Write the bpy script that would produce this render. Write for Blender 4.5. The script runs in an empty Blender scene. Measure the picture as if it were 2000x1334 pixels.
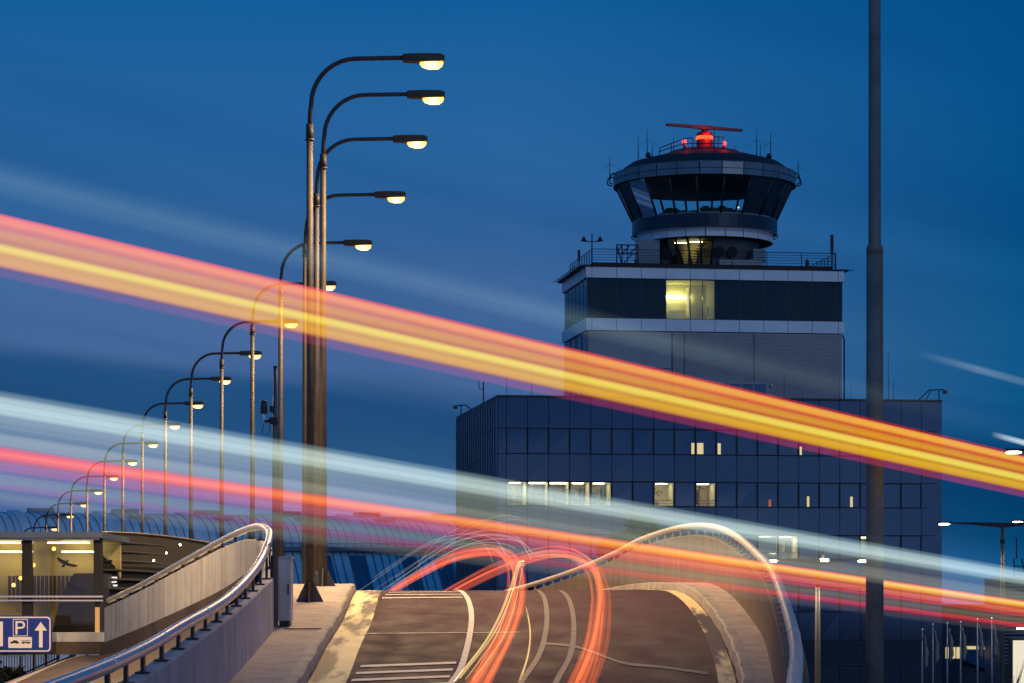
import bpy, math, random
from mathutils import Vector, Matrix
R = math.radians
rnd = random.Random(7)
SC = bpy.context.scene
COL = SC.collection

# ------------------------------------------------------------------ camera
F = 100.0 / 36.0 * 2000.0          # focal length in photo pixels
HZ = 1200.0                        # photo row of the horizon
CZ = 2.0                           # eye height
cam = bpy.data.objects.new('camera', bpy.data.cameras.new('camera'))
COL.objects.link(cam)
cam.location = (0, 0, CZ)
cam.rotation_euler = (R(90), 0, 0)
cam.data.lens = 100; cam.data.sensor_width = 36
cam.data.shift_y = (HZ - 667.0) / 2000.0
cam.data.clip_start = 0.5; cam.data.clip_end = 6000
SC.camera = cam

def P(px, py, D):
    return Vector(((px - 1000.0) / F * D, D, CZ + (HZ - py) / F * D))

# ------------------------------------------------------------------ world, sun, exposure
SC.view_settings.view_transform = 'Standard'
SC.view_settings.look = 'None'
SC.view_settings.exposure = 0.0
SC.view_settings.gamma = 1.0
try:
    SC.cycles.transparent_max_bounces = 48
    SC.cycles.max_bounces = 8
    SC.cycles.sample_clamp_indirect = 4.0
    SC.cycles.use_denoising = True
except Exception:
    pass

W = bpy.data.worlds.new('World'); SC.world = W
W.use_nodes = True
wt = W.node_tree; wt.nodes.clear()
def wn(t, **kw):
    n = wt.nodes.new(t)
    for k, v in kw.items(): setattr(n, k, v)
    return n
def wl(a, b): wt.links.new(a, b)
out = wn('ShaderNodeOutputWorld')
tc = wn('ShaderNodeTexCoord')
sep = wn('ShaderNodeSeparateXYZ'); wl(tc.outputs['Generated'], sep.inputs[0])
ramp = wn('ShaderNodeValToRGB'); wl(sep.outputs['Z'], ramp.inputs[0])
cr = ramp.color_ramp
stops = [(0.0, (.098, .150, .350)), (.05, (.082, .150, .345)), (.10, (.052, .128, .318)), (.15, (.024, .124, .335)),
         (.215, (.0045, .108, .325)), (.45, (.003, .070, .24)), (1.0, (.002, .05, .19))]
cr.elements[0].position = 0; cr.elements[0].color = (*stops[0][1], 1)
cr.elements[1].position = 1; cr.elements[1].color = (*stops[-1][1], 1)
for p, c in stops[1:-1]:
    e = cr.elements.new(p); e.color = (*c, 1)
# drifting dusk cloud streaks
mp = wn('ShaderNodeMapping'); mp.inputs['Scale'].default_value = (3.2, 3.0, 30.0)
ww = wn('ShaderNodeMath', operation='MULTIPLY_ADD'); wl(sep.outputs['X'], ww.inputs[0]); ww.inputs[1].default_value = .19; wl(sep.outputs['Z'], ww.inputs[2])
cx = wn('ShaderNodeCombineXYZ'); wl(sep.outputs['X'], cx.inputs[0]); wl(sep.outputs['Y'], cx.inputs[1]); wl(ww.outputs[0], cx.inputs[2]); wl(cx.outputs[0], mp.inputs[0])
nz = wn('ShaderNodeTexNoise'); nz.inputs['Scale'].default_value = 1.15; nz.inputs['Detail'].default_value = 3.0; nz.inputs['Roughness'].default_value = .42
wl(mp.outputs[0], nz.inputs['Vector'])
cl = wn('ShaderNodeValToRGB'); wl(nz.outputs[0], cl.inputs[0])
cl.color_ramp.elements[0].position = .36; cl.color_ramp.elements[0].color = (.55, .76, .84, 1)
cl.color_ramp.elements[1].position = .62; cl.color_ramp.elements[1].color = (1.2, 1.08, 1.04, 1)
# clouds only low in the sky
fz = wn('ShaderNodeMapRange'); wl(sep.outputs['Z'], fz.inputs[0])
fz.inputs[1].default_value = .20; fz.inputs[2].default_value = .06; fz.inputs[3].default_value = .28; fz.inputs[4].default_value = 1.0
mx = wn('ShaderNodeMix', data_type='RGBA', blend_type='MULTIPLY'); wl(fz.outputs[0], mx.inputs[0])
wl(ramp.outputs[0], mx.inputs[6]); wl(cl.outputs[0], mx.inputs[7])
# one long dark bank of cloud sloping down towards the east, a paler one above it
wx = wn('ShaderNodeMath', operation='MULTIPLY_ADD'); wl(sep.outputs['X'], wx.inputs[0]); wx.inputs[1].default_value = .137; wl(sep.outputs['Z'], wx.inputs[2])
wj = wn('ShaderNodeMath', operation='MULTIPLY_ADD'); wl(nz.outputs[0], wj.inputs[0]); wj.inputs[1].default_value = .05; wl(wx.outputs[0], wj.inputs[2])
bk = wn('ShaderNodeValToRGB'); wl(wj.outputs[0], bk.inputs[0]); e_ = bk.color_ramp
e_.interpolation = 'EASE'
e_.elements[0].position = .062; e_.elements[0].color = (1, 1, 1, 1)
e_.elements[1].position = .17; e_.elements[1].color = (1, 1, 1, 1)
for p_, c_ in ((.077, (.22, .56, .62, 1)), (.094, (.22, .56, .64, 1)), (.107, (.9, .96, .96, 1)), (.125, (1.15, 1.08, 1.03, 1))):
    q_e = e_.elements.new(p_); q_e.color = c_
mxb = wn('ShaderNodeMix', data_type='RGBA', blend_type='MULTIPLY'); fy = wn('ShaderNodeMapRange'); wl(sep.outputs['Y'], fy.inputs[0]); fy.inputs[1].default_value = .5; fy.inputs[2].default_value = .9; wl(fy.outputs[0], mxb.inputs[0])
wl(mx.outputs[2], mxb.inputs[6]); wl(bk.outputs[0], mxb.inputs[7])
# darker, cleaner blue towards the east (photo right)
fx = wn('ShaderNodeMapRange'); wl(sep.outputs['X'], fx.inputs[0])
fx.inputs[1].default_value = 0.0; fx.inputs[2].default_value = .18; fx.inputs[3].default_value = 0.0; fx.inputs[4].default_value = 1.0
mx2 = wn('ShaderNodeMix', data_type='RGBA', blend_type='MULTIPLY'); fxy = wn('ShaderNodeMath', operation='MULTIPLY'); wl(fx.outputs[0], fxy.inputs[0]); wl(fy.outputs[0], fxy.inputs[1]); wl(fxy.outputs[0], mx2.inputs[0])
wl(mxb.outputs[2], mx2.inputs[6]); mx2.inputs[7].default_value = (.05, .70, .78, 1)
# afterglow on the western side, behind the viewer
fw = wn('ShaderNodeMapRange'); wl(sep.outputs['Y'], fw.inputs[0]); fw.inputs[1].default_value = .3; fw.inputs[2].default_value = -.5
mx3 = wn('ShaderNodeMix', data_type='RGBA', blend_type='MULTIPLY'); wl(fw.outputs[0], mx3.inputs[0])
wl(mx2.outputs[2], mx3.inputs[6]); 
wm_ = wn('ShaderNodeMapping'); wm_.inputs['Scale'].default_value = (4.0, 4.0, 30.0); wm_.inputs['Rotation'].default_value = (0, R(-5), 0); wl(tc.outputs['Generated'], wm_.inputs[0])
wz = wn('ShaderNodeTexNoise'); wz.inputs['Scale'].default_value = 1.0; wz.inputs['Detail'].default_value = 2.5; wl(wm_.outputs[0], wz.inputs['Vector'])
wr = wn('ShaderNodeValToRGB'); wl(wz.outputs[0], wr.inputs[0])
wr.color_ramp.elements[0].position = .38; wr.color_ramp.elements[0].color = (.34, .40, .50, 1)
wr.color_ramp.elements[1].position = .62; wr.color_ramp.elements[1].color = (1.0, .84, .74, 1)
wq = wn('ShaderNodeMix', data_type='RGBA', blend_type='MULTIPLY'); wq.inputs[0].default_value = 1.0; wl(wr.outputs[0], wq.inputs[6]); wq.inputs[7].default_value = (3.6, 2.9, 2.4, 1); wl(wq.outputs[2], mx3.inputs[7])
sky = wn('ShaderNodeTexSky'); sky.sky_type = 'NISHITA'; sky.sun_disc = False
sky.sun_elevation = R(-3.0); sky.sun_rotation = R(200)
bg1 = wn('ShaderNodeBackground'); wl(mx3.outputs[2], bg1.inputs[0]); bg1.inputs[1].default_value = 1.0
bg2 = wn('ShaderNodeBackground'); wl(sky.outputs[0], bg2.inputs[0]); bg2.inputs[1].default_value = 0.006
addw = wn('ShaderNodeAddShader'); wl(bg1.outputs[0], addw.inputs[0]); wl(bg2.outputs[0], addw.inputs[1])
wl(addw.outputs[0], out.inputs[0])

sun = bpy.data.objects.new('dusk_sun', bpy.data.lights.new('dusk_sun', 'SUN'))
COL.objects.link(sun)
sun.data.energy = 0.24; sun.data.angle = R(22); sun.data.color = (.86, .90, 1.0)
sun.rotation_euler = (R(72), 0, R(30))     # afterglow low behind the viewer

# ------------------------------------------------------------------ materials
def new_mat(name):
    m = bpy.data.materials.new(name); m.use_nodes = True
    m.node_tree.nodes.clear()
    return m, m.node_tree
def pbr(name, col, rough=.6, metal=0.0, var=.2, scale=1.5, bump=0.0, stretch=(1, 1, 1), ior=1.45, fine=0.0, joint=None, stain=0.0, rvar=0.0):
    m, t = new_mat(name); N = t.nodes.new; L = t.links.new
    o = N('ShaderNodeOutputMaterial'); b = N('ShaderNodeBsdfPrincipled'); L(b.outputs[0], o.inputs[0])
    b.inputs['Roughness'].default_value = rough; b.inputs['Metallic'].default_value = metal; b.inputs['IOR'].default_value = ior
    tx = N('ShaderNodeTexCoord'); mp_ = N('ShaderNodeMapping'); mp_.inputs['Scale'].default_value = stretch
    L(tx.outputs['Object'], mp_.inputs[0])
    n = N('ShaderNodeTexNoise'); n.inputs['Scale'].default_value = scale; n.inputs['Detail'].default_value = 6; n.inputs['Roughness'].default_value = .62
    L(mp_.outputs[0], n.inputs['Vector'])
    r = N('ShaderNodeMapRange'); L(n.outputs[0], r.inputs[0])
    r.inputs[1].default_value = .3; r.inputs[2].default_value = .7; r.inputs[3].default_value = 1 - var; r.inputs[4].default_value = 1 + var
    last = r.outputs[0]
    def mul(a, bb):
        mm = N('ShaderNodeMath'); mm.operation = 'MULTIPLY'; L(a, mm.inputs[0]); L(bb, mm.inputs[1]); return mm.outputs[0]
    if fine:
        n2 = N('ShaderNodeTexNoise'); n2.inputs['Scale'].default_value = scale * 14; n2.inputs['Detail'].default_value = 3
        L(tx.outputs['Object'], n2.inputs['Vector'])
        r2 = N('ShaderNodeMapRange'); L(n2.outputs[0], r2.inputs[0]); r2.inputs[1].default_value = .3; r2.inputs[2].default_value = .7
        r2.inputs[3].default_value = 1 - fine; r2.inputs[4].default_value = 1 + fine
        last = mul(last, r2.outputs[0])
    if stain:      # vertical runs of dirt
        m3 = N('ShaderNodeMapping'); m3.inputs['Scale'].default_value = (3.2, 3.2, .22); L(tx.outputs['Object'], m3.inputs[0])
        n3 = N('ShaderNodeTexNoise'); n3.inputs['Scale'].default_value = 1.0; n3.inputs['Detail'].default_value = 4; L(m3.outputs[0], n3.inputs['Vector'])
        r3 = N('ShaderNodeMapRange'); L(n3.outputs[0], r3.inputs[0]); r3.inputs[1].default_value = .42; r3.inputs[2].default_value = .72
        r3.inputs[3].default_value = 1.0; r3.inputs[4].default_value = 1 - stain
        last = mul(last, r3.outputs[0])
    if joint:      # joints every `joint` metres along the strip (UV u is in metres)
        su = N('ShaderNodeSeparateXYZ'); L(tx.outputs['UV'], su.inputs[0])
        d = N('ShaderNodeMath'); d.operation = 'DIVIDE'; L(su.outputs[0], d.inputs[0]); d.inputs[1].default_value = joint
        fr = N('ShaderNodeMath'); fr.operation = 'FRACT'; L(d.outputs[0], fr.inputs[0])
        g = N('ShaderNodeMath'); g.operation = 'GREATER_THAN'; L(fr.outputs[0], g.inputs[0]); g.inputs[1].default_value = .03 / joint
        r4 = N('ShaderNodeMapRange'); L(g.outputs[0], r4.inputs[0]); r4.inputs[3].default_value = .35; r4.inputs[4].default_value = 1
        last = mul(last, r4.outputs[0])
    c = N('ShaderNodeVectorMath'); c.operation = 'SCALE'; c.inputs[0].default_value = col; L(last, c.inputs['Scale'])
    L(c.outputs[0], b.inputs['Base Color'])
    if rvar:
        rr = N('ShaderNodeMapRange'); L(n.outputs[0], rr.inputs[0]); rr.inputs[1].default_value = .35; rr.inputs[2].default_value = .65
        rr.inputs[3].default_value = max(.03, rough - rvar); rr.inputs[4].default_value = min(1, rough + rvar); L(rr.outputs[0], b.inputs['Roughness'])
    if bump:
        bp_ = N('ShaderNodeBump'); bp_.inputs['Strength'].default_value = bump; bp_.inputs['Distance'].default_value = .02
        L(n.outputs[0], bp_.inputs['Height']); L(bp_.outputs[0], b.inputs['Normal'])
    return m
def emit(name, col, s):
    m, t = new_mat(name)
    o = t.nodes.new('ShaderNodeOutputMaterial'); e = t.nodes.new('ShaderNodeEmission'); t.links.new(e.outputs[0], o.inputs[0])
    e.inputs[0].default_value = (*col, 1); e.inputs[1].default_value = s
    return m
def glass(name, tint, refl=.12, gcol=(1, 1, 1)):
    m, t = new_mat(name); N = t.nodes.new; L = t.links.new
    o = N('ShaderNodeOutputMaterial'); tr = N('ShaderNodeBsdfTransparent'); tr.inputs[0].default_value = (*tint, 1)
    g = N('ShaderNodeBsdfGlossy'); g.inputs['Roughness'].default_value = .02; g.inputs[0].default_value = (*gcol, 1)
    f = N('ShaderNodeFresnel'); f.inputs[0].default_value = 1.5
    a = N('ShaderNodeMath'); a.operation = 'ADD'; L(f.outputs[0], a.inputs[0]); a.inputs[1].default_value = refl; a.use_clamp = True
    mxs = N('ShaderNodeMixShader'); L(a.outputs[0], mxs.inputs[0]); L(tr.outputs[0], mxs.inputs[1]); L(g.outputs[0], mxs.inputs[2]); L(mxs.outputs[0], o.inputs[0])
    return m
def streak(name, stops_a, stops_b=None, gain=1.0, fade=None, grain=.22, lines=22.0, dim=None, dim_b=None):
    """light of passing vehicles: adds light, hides nothing. UV v runs across the streak, u along it (0..1)."""
    m, t = new_mat(name); N = t.nodes.new; L = t.links.new
    o = N('ShaderNodeOutputMaterial'); tx = N('ShaderNodeTexCoord'); s = N('ShaderNodeSeparateXYZ'); L(tx.outputs['UV'], s.inputs[0])
    def rmp(stops):
        r = N('ShaderNodeValToRGB'); L(s.outputs[1], r.inputs[0]); e = r.color_ramp
        e.interpolation = 'EASE'
        e.elements[0].position = stops[0][0]; e.elements[0].color = (*stops[0][1], 1)
        e.elements[1].position = stops[-1][0]; e.elements[1].color = (*stops[-1][1], 1)
        for p, c in stops[1:-1]:
            q = e.elements.new(p); q.color = (*c, 1)
        return r.outputs[0]
    c = rmp(stops_a)
    if stops_b:
        mm = N('ShaderNodeMix'); mm.data_type = 'RGBA'; us = N('ShaderNodeMapRange'); L(s.outputs[0], us.inputs[0]); us.inputs[1].default_value = .18; us.inputs[2].default_value = .72; L(us.outputs[0], mm.inputs[0]); L(c, mm.inputs[6]); L(rmp(stops_b), mm.inputs[7]); c = mm.outputs[2]
    mp_ = N('ShaderNodeMapping'); mp_.inputs['Scale'].default_value = (.5, lines, 1); L(tx.outputs['UV'], mp_.inputs[0])
    n = N('ShaderNodeTexNoise'); n.inputs['Scale'].default_value = 1.0; n.inputs['Detail'].default_value = 2.5; L(mp_.outputs[0], n.inputs['Vector'])
    r = N('ShaderNodeMapRange'); L(n.outputs[0], r.inputs[0]); r.inputs[1].default_value = .3; r.inputs[2].default_value = .7
    r.inputs[3].default_value = (1 - grain) * gain * .5; r.inputs[4].default_value = (1 + grain) * gain * .5
    st = r.outputs[0]
    if fade:
        fr = N('ShaderNodeValToRGB'); L(s.outputs[0], fr.inputs[0]); e = fr.color_ramp
        e.elements[0].position = fade[0][0]; e.elements[0].color = (fade[0][1],) * 3 + (1,)
        e.elements[1].position = fade[-1][0]; e.elements[1].color = (fade[-1][1],) * 3 + (1,)
        for p, v in fade[1:-1]:
            q = e.elements.new(p); q.color = (v, v, v, 1)
        k = N('ShaderNodeMath'); k.operation = 'MULTIPLY'; L(st, k.inputs[0]); L(fr.outputs[0], k.inputs[1]); st = k.outputs[0]
    em = N('ShaderNodeEmission'); L(c, em.inputs[0]); L(st, em.inputs[1])
    tr = N('ShaderNodeBsdfTransparent')
    if dim:        # the vehicle stood in the way for part of the time
        def drmp(stops):
            dr = N('ShaderNodeValToRGB'); L(s.outputs[1], dr.inputs[0]); e = dr.color_ramp
            e.elements[0].position = 0; e.elements[0].color = (1, 1, 1, 1); e.elements[1].position = 1; e.elements[1].color = (1, 1, 1, 1)
            for p, k in stops:
                q = e.elements.new(p); q.color = tuple(math.sqrt(x) for x in k) + (1,)
            return dr.outputs[0]
        dc = drmp(dim)
        if dim_b:
            md = N('ShaderNodeMix'); md.data_type = 'RGBA'; L(s.outputs[0], md.inputs[0]); L(dc, md.inputs[6]); L(drmp(dim_b), md.inputs[7]); dc = md.outputs[2]
        L(dc, tr.inputs[0])
    ad = N('ShaderNodeAddShader'); L(em.outputs[0], ad.inputs[0]); L(tr.outputs[0], ad.inputs[1]); L(ad.outputs[0], o.inputs[0])
    try: m.cycles.emission_sampling = 'NONE'
    except Exception: pass
    return m

M = dict(
    asphalt=pbr('asphalt', (.047, .0138, .0250), .82, var=.16, scale=.9, bump=.25, fine=.45, rvar=.1, stretch=(1.6, .5, 1)),
    ground=pbr('ground', (.035, .038, .035), .9, var=.4, scale=.25),
    gutter=pbr('gutter_concrete', (.42, .34, .19), .6, var=.85, scale=.8, bump=.2, fine=.2, joint=6.0, stretch=(2.6, .32, 1)),
    kerb=pbr('kerb_stone', (.34, .31, .27), .7, var=.3, scale=2.2, bump=.4, fine=.2, joint=1.0),
    pave=pbr('pavement_concrete', (.40, .33, .30), .75, var=.28, scale=1.6, bump=.3, fine=.2, joint=5.0),
    marking=pbr('road_paint', (.62, .58, .54), .6, var=.25, scale=5, fine=.2),
    worn=pbr('worn_paint', (.17, .145, .13), .6, var=.4, scale=5, fine=.3),
    concrete=pbr('wall_concrete', (.42, .43, .45), .8, var=.16, scale=1.1, bump=.2, fine=.08, joint=3.0, stain=.3),
    steel=pbr('rail_steel', (.80, .78, .77), .34, .85, var=.06, scale=4),
    railbeige=pbr('rail_matt_steel', (.74, .66, .52), .48, .35, var=.14, scale=5),
    brownroad=pbr('ramp_concrete', (.060, .044, .036), .7, var=.4, scale=.8, fine=.2, stretch=(1, 1, 1), rvar=.2),
    dark=pbr('dark_metal', (.03, .03, .033), .45, .4, var=.2),
    pole=pbr('galvanised_pole', (.060, .050, .047), .6, .1, var=.25, scale=3, fine=.1),
    greypole=pbr('grey_post', (.18, .155, .14), .6, .1, var=.25, scale=3, fine=.1),
    brownmetal=pbr('lamp_housing', (.10, .06, .035), .5, .2, var=.2),
    cabinet=pbr('cabinet_paint', (.50, .52, .54), .5, var=.1, scale=2, stain=.25),
    facade=pbr('facade_glass', (.016, .019, .036), .06, 0, var=.3, scale=.25, ior=2.35),
    facadeseam=pbr('facade_seam', (.024, .030, .052), .5, 0, var=.1),
    fin=pbr('facade_fin', (.22, .25, .31), .4, .1, var=.1),
    darkpane=pbr('dark_window', (.012, .016, .03), .03, 0, var=.3, scale=.4, ior=2.45),
    towerpane=pbr('tower_window', (.008, .010, .014), .03, 0, var=.5, scale=.5, ior=1.48),
    white=pbr('white_panel', (.74, .77, .84), .42, var=.07, scale=.5),
    clad=pbr('grey_cladding', (.20, .22, .27), .4, .3, var=.12, scale=.5),
    cab=pbr('cab_panel', (.13, .17, .23), .32, .35, var=.2, scale=.6),
    navy=pbr('navy_panel', (.012, .02, .042), .35, 0, var=.2),
    roofdark=pbr('dark_roof', (.02, .022, .028), .7, var=.2),
    room=pbr('room_wall', (.72, .68, .52), .8, var=.06),
    wood=pbr('room_door', (.42, .30, .14), .6, var=.2),
    metalroof=pbr('hall_roof_metal', (.74, .74, .76), .55, .0, var=.14, scale=.3, stretch=(1, 1, .4)),
    metalseam=pbr('hall_roof_seam', (.26, .27, .30), .5, .3),
    hallwall=pbr('hall_wall', (.72, .77, .84), .5, .0, var=.15, scale=.4),
    leaf=pbr('leaf', (.125, .12, .03), .6, var=.5, scale=2.5),
    bark=pbr('bark', (.09, .07, .05), .9),
    blue=pbr('sign_blue', (.010, .035, .27), .4, var=.12, scale=3),
    signwhite=pbr('sign_white', (.78, .74, .70), .45, var=.05),
    black=pbr('black', (.006, .006, .006), .5),
    flag=pbr('flag_cloth', (.10, .11, .15), .8, var=.3),
    redpaint=pbr('beacon_red_paint', (.30, .012, .012), .4),
    sodium=emit('sodium_lens', (1.0, .66, .20), 2.6),
    led=emit('led_lens', (1.0, .93, .72), 9.0),
    tube=emit('ceiling_tube', (1.0, .88, .55), 18.0),
    tubebright=emit('bright_tube', (1.0, .80, .36), 9.0),
    reflectglow=emit('reflection_glow', (1.0, .62, .16), 3.5),
    yellowtube=emit('yellow_tube', (1.0, .90, .38), 14.0),
    slit=emit('door_gap_light', (1.0, .80, .42), .75),
    redslit=emit('red_gap_light', (1.0, .35, .18), .35),
    screen=emit('screen_light', (.75, .95, 1.0), 1.6),
    redlight=emit('red_beacon_light', (1.0, .03, .03), 6.0),
    beaconband=emit('beacon_band', (1.0, .14, .03), 1.3),
    lightbox=emit('light_box', (1.0, .90, .70), .85),
    striplit=emit('strip_window_light', (1.0, .80, .40), .7),
    clear=glass('clear_glass', (.92, .94, .92), .02),
    cabglass=glass('cab_glass', (.78, .97, .98), .0, (.5, .62, .7)),
    shelterglass=glass('shelter_glass', (.90, .86, .74), .0),
)

_t = M['gutter'].node_tree; _b = [n_ for n_ in _t.nodes if n_.type == 'BSDF_PRINCIPLED'][0]     # pale concrete gutter: lamp reflections painted in as bright broad patches, dark between
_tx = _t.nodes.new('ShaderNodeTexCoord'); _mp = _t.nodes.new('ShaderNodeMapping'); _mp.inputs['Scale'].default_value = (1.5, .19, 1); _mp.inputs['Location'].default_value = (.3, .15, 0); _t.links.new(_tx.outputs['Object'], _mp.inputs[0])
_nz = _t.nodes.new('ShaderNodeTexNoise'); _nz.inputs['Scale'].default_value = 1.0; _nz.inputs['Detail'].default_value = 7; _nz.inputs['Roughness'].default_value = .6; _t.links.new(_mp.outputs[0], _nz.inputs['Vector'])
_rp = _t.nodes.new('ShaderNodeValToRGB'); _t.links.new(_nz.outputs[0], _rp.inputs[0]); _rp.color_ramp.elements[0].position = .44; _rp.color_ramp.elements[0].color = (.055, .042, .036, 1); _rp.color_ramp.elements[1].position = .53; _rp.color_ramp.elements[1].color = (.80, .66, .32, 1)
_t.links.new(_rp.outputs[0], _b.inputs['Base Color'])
_t = M['sodium'].node_tree; _e = [n_ for n_ in _t.nodes if n_.type == 'EMISSION'][0]
_tx = _t.nodes.new('ShaderNodeTexCoord'); _v = _t.nodes.new('ShaderNodeVectorMath'); _v.operation = 'MULTIPLY_ADD'; _v.inputs[1].default_value = (3.4, 5.0, 5.2); _v.inputs[2].default_value = (-2.66 * 3.4, 0, -11.80 * 5.2); _t.links.new(_tx.outputs['Object'], _v.inputs[0])
_l = _t.nodes.new('ShaderNodeVectorMath'); _l.operation = 'LENGTH'; _t.links.new(_v.outputs[0], _l.inputs[0])
_r = _t.nodes.new('ShaderNodeValToRGB'); _t.links.new(_l.outputs['Value'], _r.inputs[0]); _r.color_ramp.elements[0].position = .35; _r.color_ramp.elements[0].color = (1, .85, .42, 1); _r.color_ramp.elements[1].position = .95; _r.color_ramp.elements[1].color = (.55, .23, .015, 1)
_t.links.new(_r.outputs[0], _e.inputs[0]); _e.inputs[1].default_value = 3.6
_t = M['asphalt'].node_tree; _b = [n_ for n_ in _t.nodes if n_.type == 'BSDF_PRINCIPLED'][0]      # tyre-polished wheel tracks and a seam, across the carriageway (UV v)
_src = _b.inputs['Base Color'].links[0].from_socket
_tx = _t.nodes.new('ShaderNodeTexCoord'); _s = _t.nodes.new('ShaderNodeSeparateXYZ'); _t.links.new(_tx.outputs['UV'], _s.inputs[0])
_n = _t.nodes.new('ShaderNodeTexNoise'); _n.inputs['Scale'].default_value = .35; _n.inputs['Detail'].default_value = 5; _t.links.new(_tx.outputs['Object'], _n.inputs['Vector'])
_a = _t.nodes.new('ShaderNodeMath'); _a.operation = 'MULTIPLY_ADD'; _t.links.new(_n.outputs[0], _a.inputs[0]); _a.inputs[1].default_value = .05; _t.links.new(_s.outputs[1], _a.inputs[2])
_r = _t.nodes.new('ShaderNodeValToRGB'); _t.links.new(_a.outputs[0], _r.inputs[0]); _cr = _r.color_ramp
_cr.elements[0].position = .0; _cr.elements[0].color = (.85,) * 3 + (1,); _cr.elements[1].position = 1; _cr.elements[1].color = (.9,) * 3 + (1,)
for _p, _k in ((.100, .95), (.108, .45), (.116, .95), (.30, .92), (.42, 1.05), (.47, 1.28), (.52, 1.0), (.60, .92), (.655, 1.2), (.70, .95), (.79, .9), (.84, 1.2), (.90, .95)):
    _q = _cr.elements.new(_p); _q.color = (_k, _k, _k, 1)
_m = _t.nodes.new('ShaderNodeMix'); _m.data_type = 'RGBA'; _m.blend_type = 'MULTIPLY'; _m.inputs[0].default_value = 1.0
_t.links.new(_src, _m.inputs[6]); _t.links.new(_r.outputs[0], _m.inputs[7]); _t.links.new(_m.outputs[2], _b.inputs['Base Color'])
for k_ in ('facade', 'darkpane', 'navy', 'towerpane'):
    [n_ for n_ in M[k_].node_tree.nodes if n_.type == 'BSDF_PRINCIPLED'][0].inputs['Specular Tint'].default_value = (.56, .78, 1.0, 1)

# ------------------------------------------------------------------ mesh helpers
class MB:
    def __init__(s): s.v = []; s.f = []; s.u = []; s.sm = []
    def face(s, idx, uv=None, smooth=False):
        s.f.append(tuple(idx)); s.u.append(uv); s.sm.append(smooth)
    def quad(s, a, b, c, d, uv=None):
        n = len(s.v); s.v += [Vector(a), Vector(b), Vector(c), Vector(d)]; s.face((n, n + 1, n + 2, n + 3), uv)
    def hexa(s, p):     # p: 8 points, bottom 4 ccw then top 4
        n = len(s.v); s.v += [Vector(q) for q in p]
        for q in ((0, 3, 2, 1), (4, 5, 6, 7), (0, 1, 5, 4), (1, 2, 6, 5), (2, 3, 7, 6), (3, 0, 4, 7)):
            s.face([n + i for i in q])
        return s
    def box(s, x0, x1, y0, y1, z0, z1, f=None):
        f = f or (lambda x, y, z: Vector((x, y, z)))
        return s.hexa([f(x0, y0, z0), f(x1, y0, z0), f(x1, y1, z0), f(x0, y1, z0), f(x0, y0, z1), f(x1, y0, z1), f(x1, y1, z1), f(x0, y1, z1)])
    def rings(s, rr, closed=True, caps=True, smooth=True, ulen=None, loop=False):
        n0 = len(s.v); k = len(rr[0])
        for r in rr: s.v += [Vector(p) for p in r]
        L = [0.0]
        for i in range(1, len(rr)): L.append(L[-1] + (Vector(rr[i][0]) - Vector(rr[i - 1][0])).length)
        if ulen: L = [x / L[-1] * ulen for x in L]
        kk = k if closed else k - 1
        for i in range(len(rr) - 1 + (1 if loop else 0)):
            i2 = (i + 1) % len(rr)
            for j in range(kk):
                a = n0 + i * k + j; b = n0 + i * k + (j + 1) % k; c = n0 + i2 * k + (j + 1) % k; d = n0 + i2 * k + j
                v0 = j / kk; v1 = (j + 1) / kk
                s.face((a, b, c, d), ((L[i], v0), (L[i], v1), (L[i2], v1), (L[i2], v0)), smooth)
        if caps and closed and not loop:
            s.face([n0 + j for j in range(k)][::-1]); s.face([n0 + (len(rr) - 1) * k + j for j in range(k)])
        return s
    def tube(s, pts, rad, n=10, caps=True):
        pts = [Vector(p) for p in pts]
        rad = rad if isinstance(rad, (list, tuple)) else [rad] * len(pts)
        rr = []; ref = None
        for i, p in enumerate(pts):
            t = (pts[min(i + 1, len(pts) - 1)] - pts[max(i - 1, 0)]).normalized()
            if ref is None: ref = t.orthogonal().normalized()
            ref = (ref - t * ref.dot(t)).normalized(); b = t.cross(ref)
            rr.append([p + (ref * math.cos(a) + b * math.sin(a)) * rad[i] for a in [2 * math.pi * j / n for j in range(n)]])
        return s.rings(rr, True, caps)
    def bar(s, a, b, r): return s.tube([a, b], r, 6)
    def lathe(s, c, prof, n=24, smooth=True):
        c = Vector(c)
        rr = [[c + Vector((r * math.cos(2 * math.pi * j / n), r * math.sin(2 * math.pi * j / n), z)) for j in range(n)] for r, z in prof]
        return s.rings(rr, True, True, smooth)
    def prism(s, poly, f, t0, t1):     # poly in (a,b), f(a,b,t)
        k = len(poly); n = len(s.v)
        s.v += [f(a, b, t0) for a, b in poly] + [f(a, b, t1) for a, b in poly]
        s.face([n + i for i in range(k)][::-1]); s.face([n + k + i for i in range(k)])
        for i in range(k):
            j = (i + 1) % k; s.face((n + i, n + j, n + k + j, n + k + i))
        return s
    def build(s, name, mat, parent=None):
        off = Vector((0, 0, 0)); q = parent
        while q is not None: off += q.location; q = q.parent
        me = bpy.data.meshes.new(name)
        me.from_pydata([tuple(v - off) for v in s.v], [], s.f)
        uvl = me.uv_layers.new(name='UVMap')
        i = 0
        for fi, f in enumerate(s.f):
            uv = s.u[fi]
            for j in range(len(f)):
                uvl.data[i].uv = uv[j] if uv else (.5, .5)
                i += 1
        me.polygons.foreach_set('use_smooth', s.sm)
        me.materials.append(mat)
        me.update()
        o = bpy.data.objects.new(name, me); COL.objects.link(o)
        if parent is not None: o.parent = parent
        return o

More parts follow.
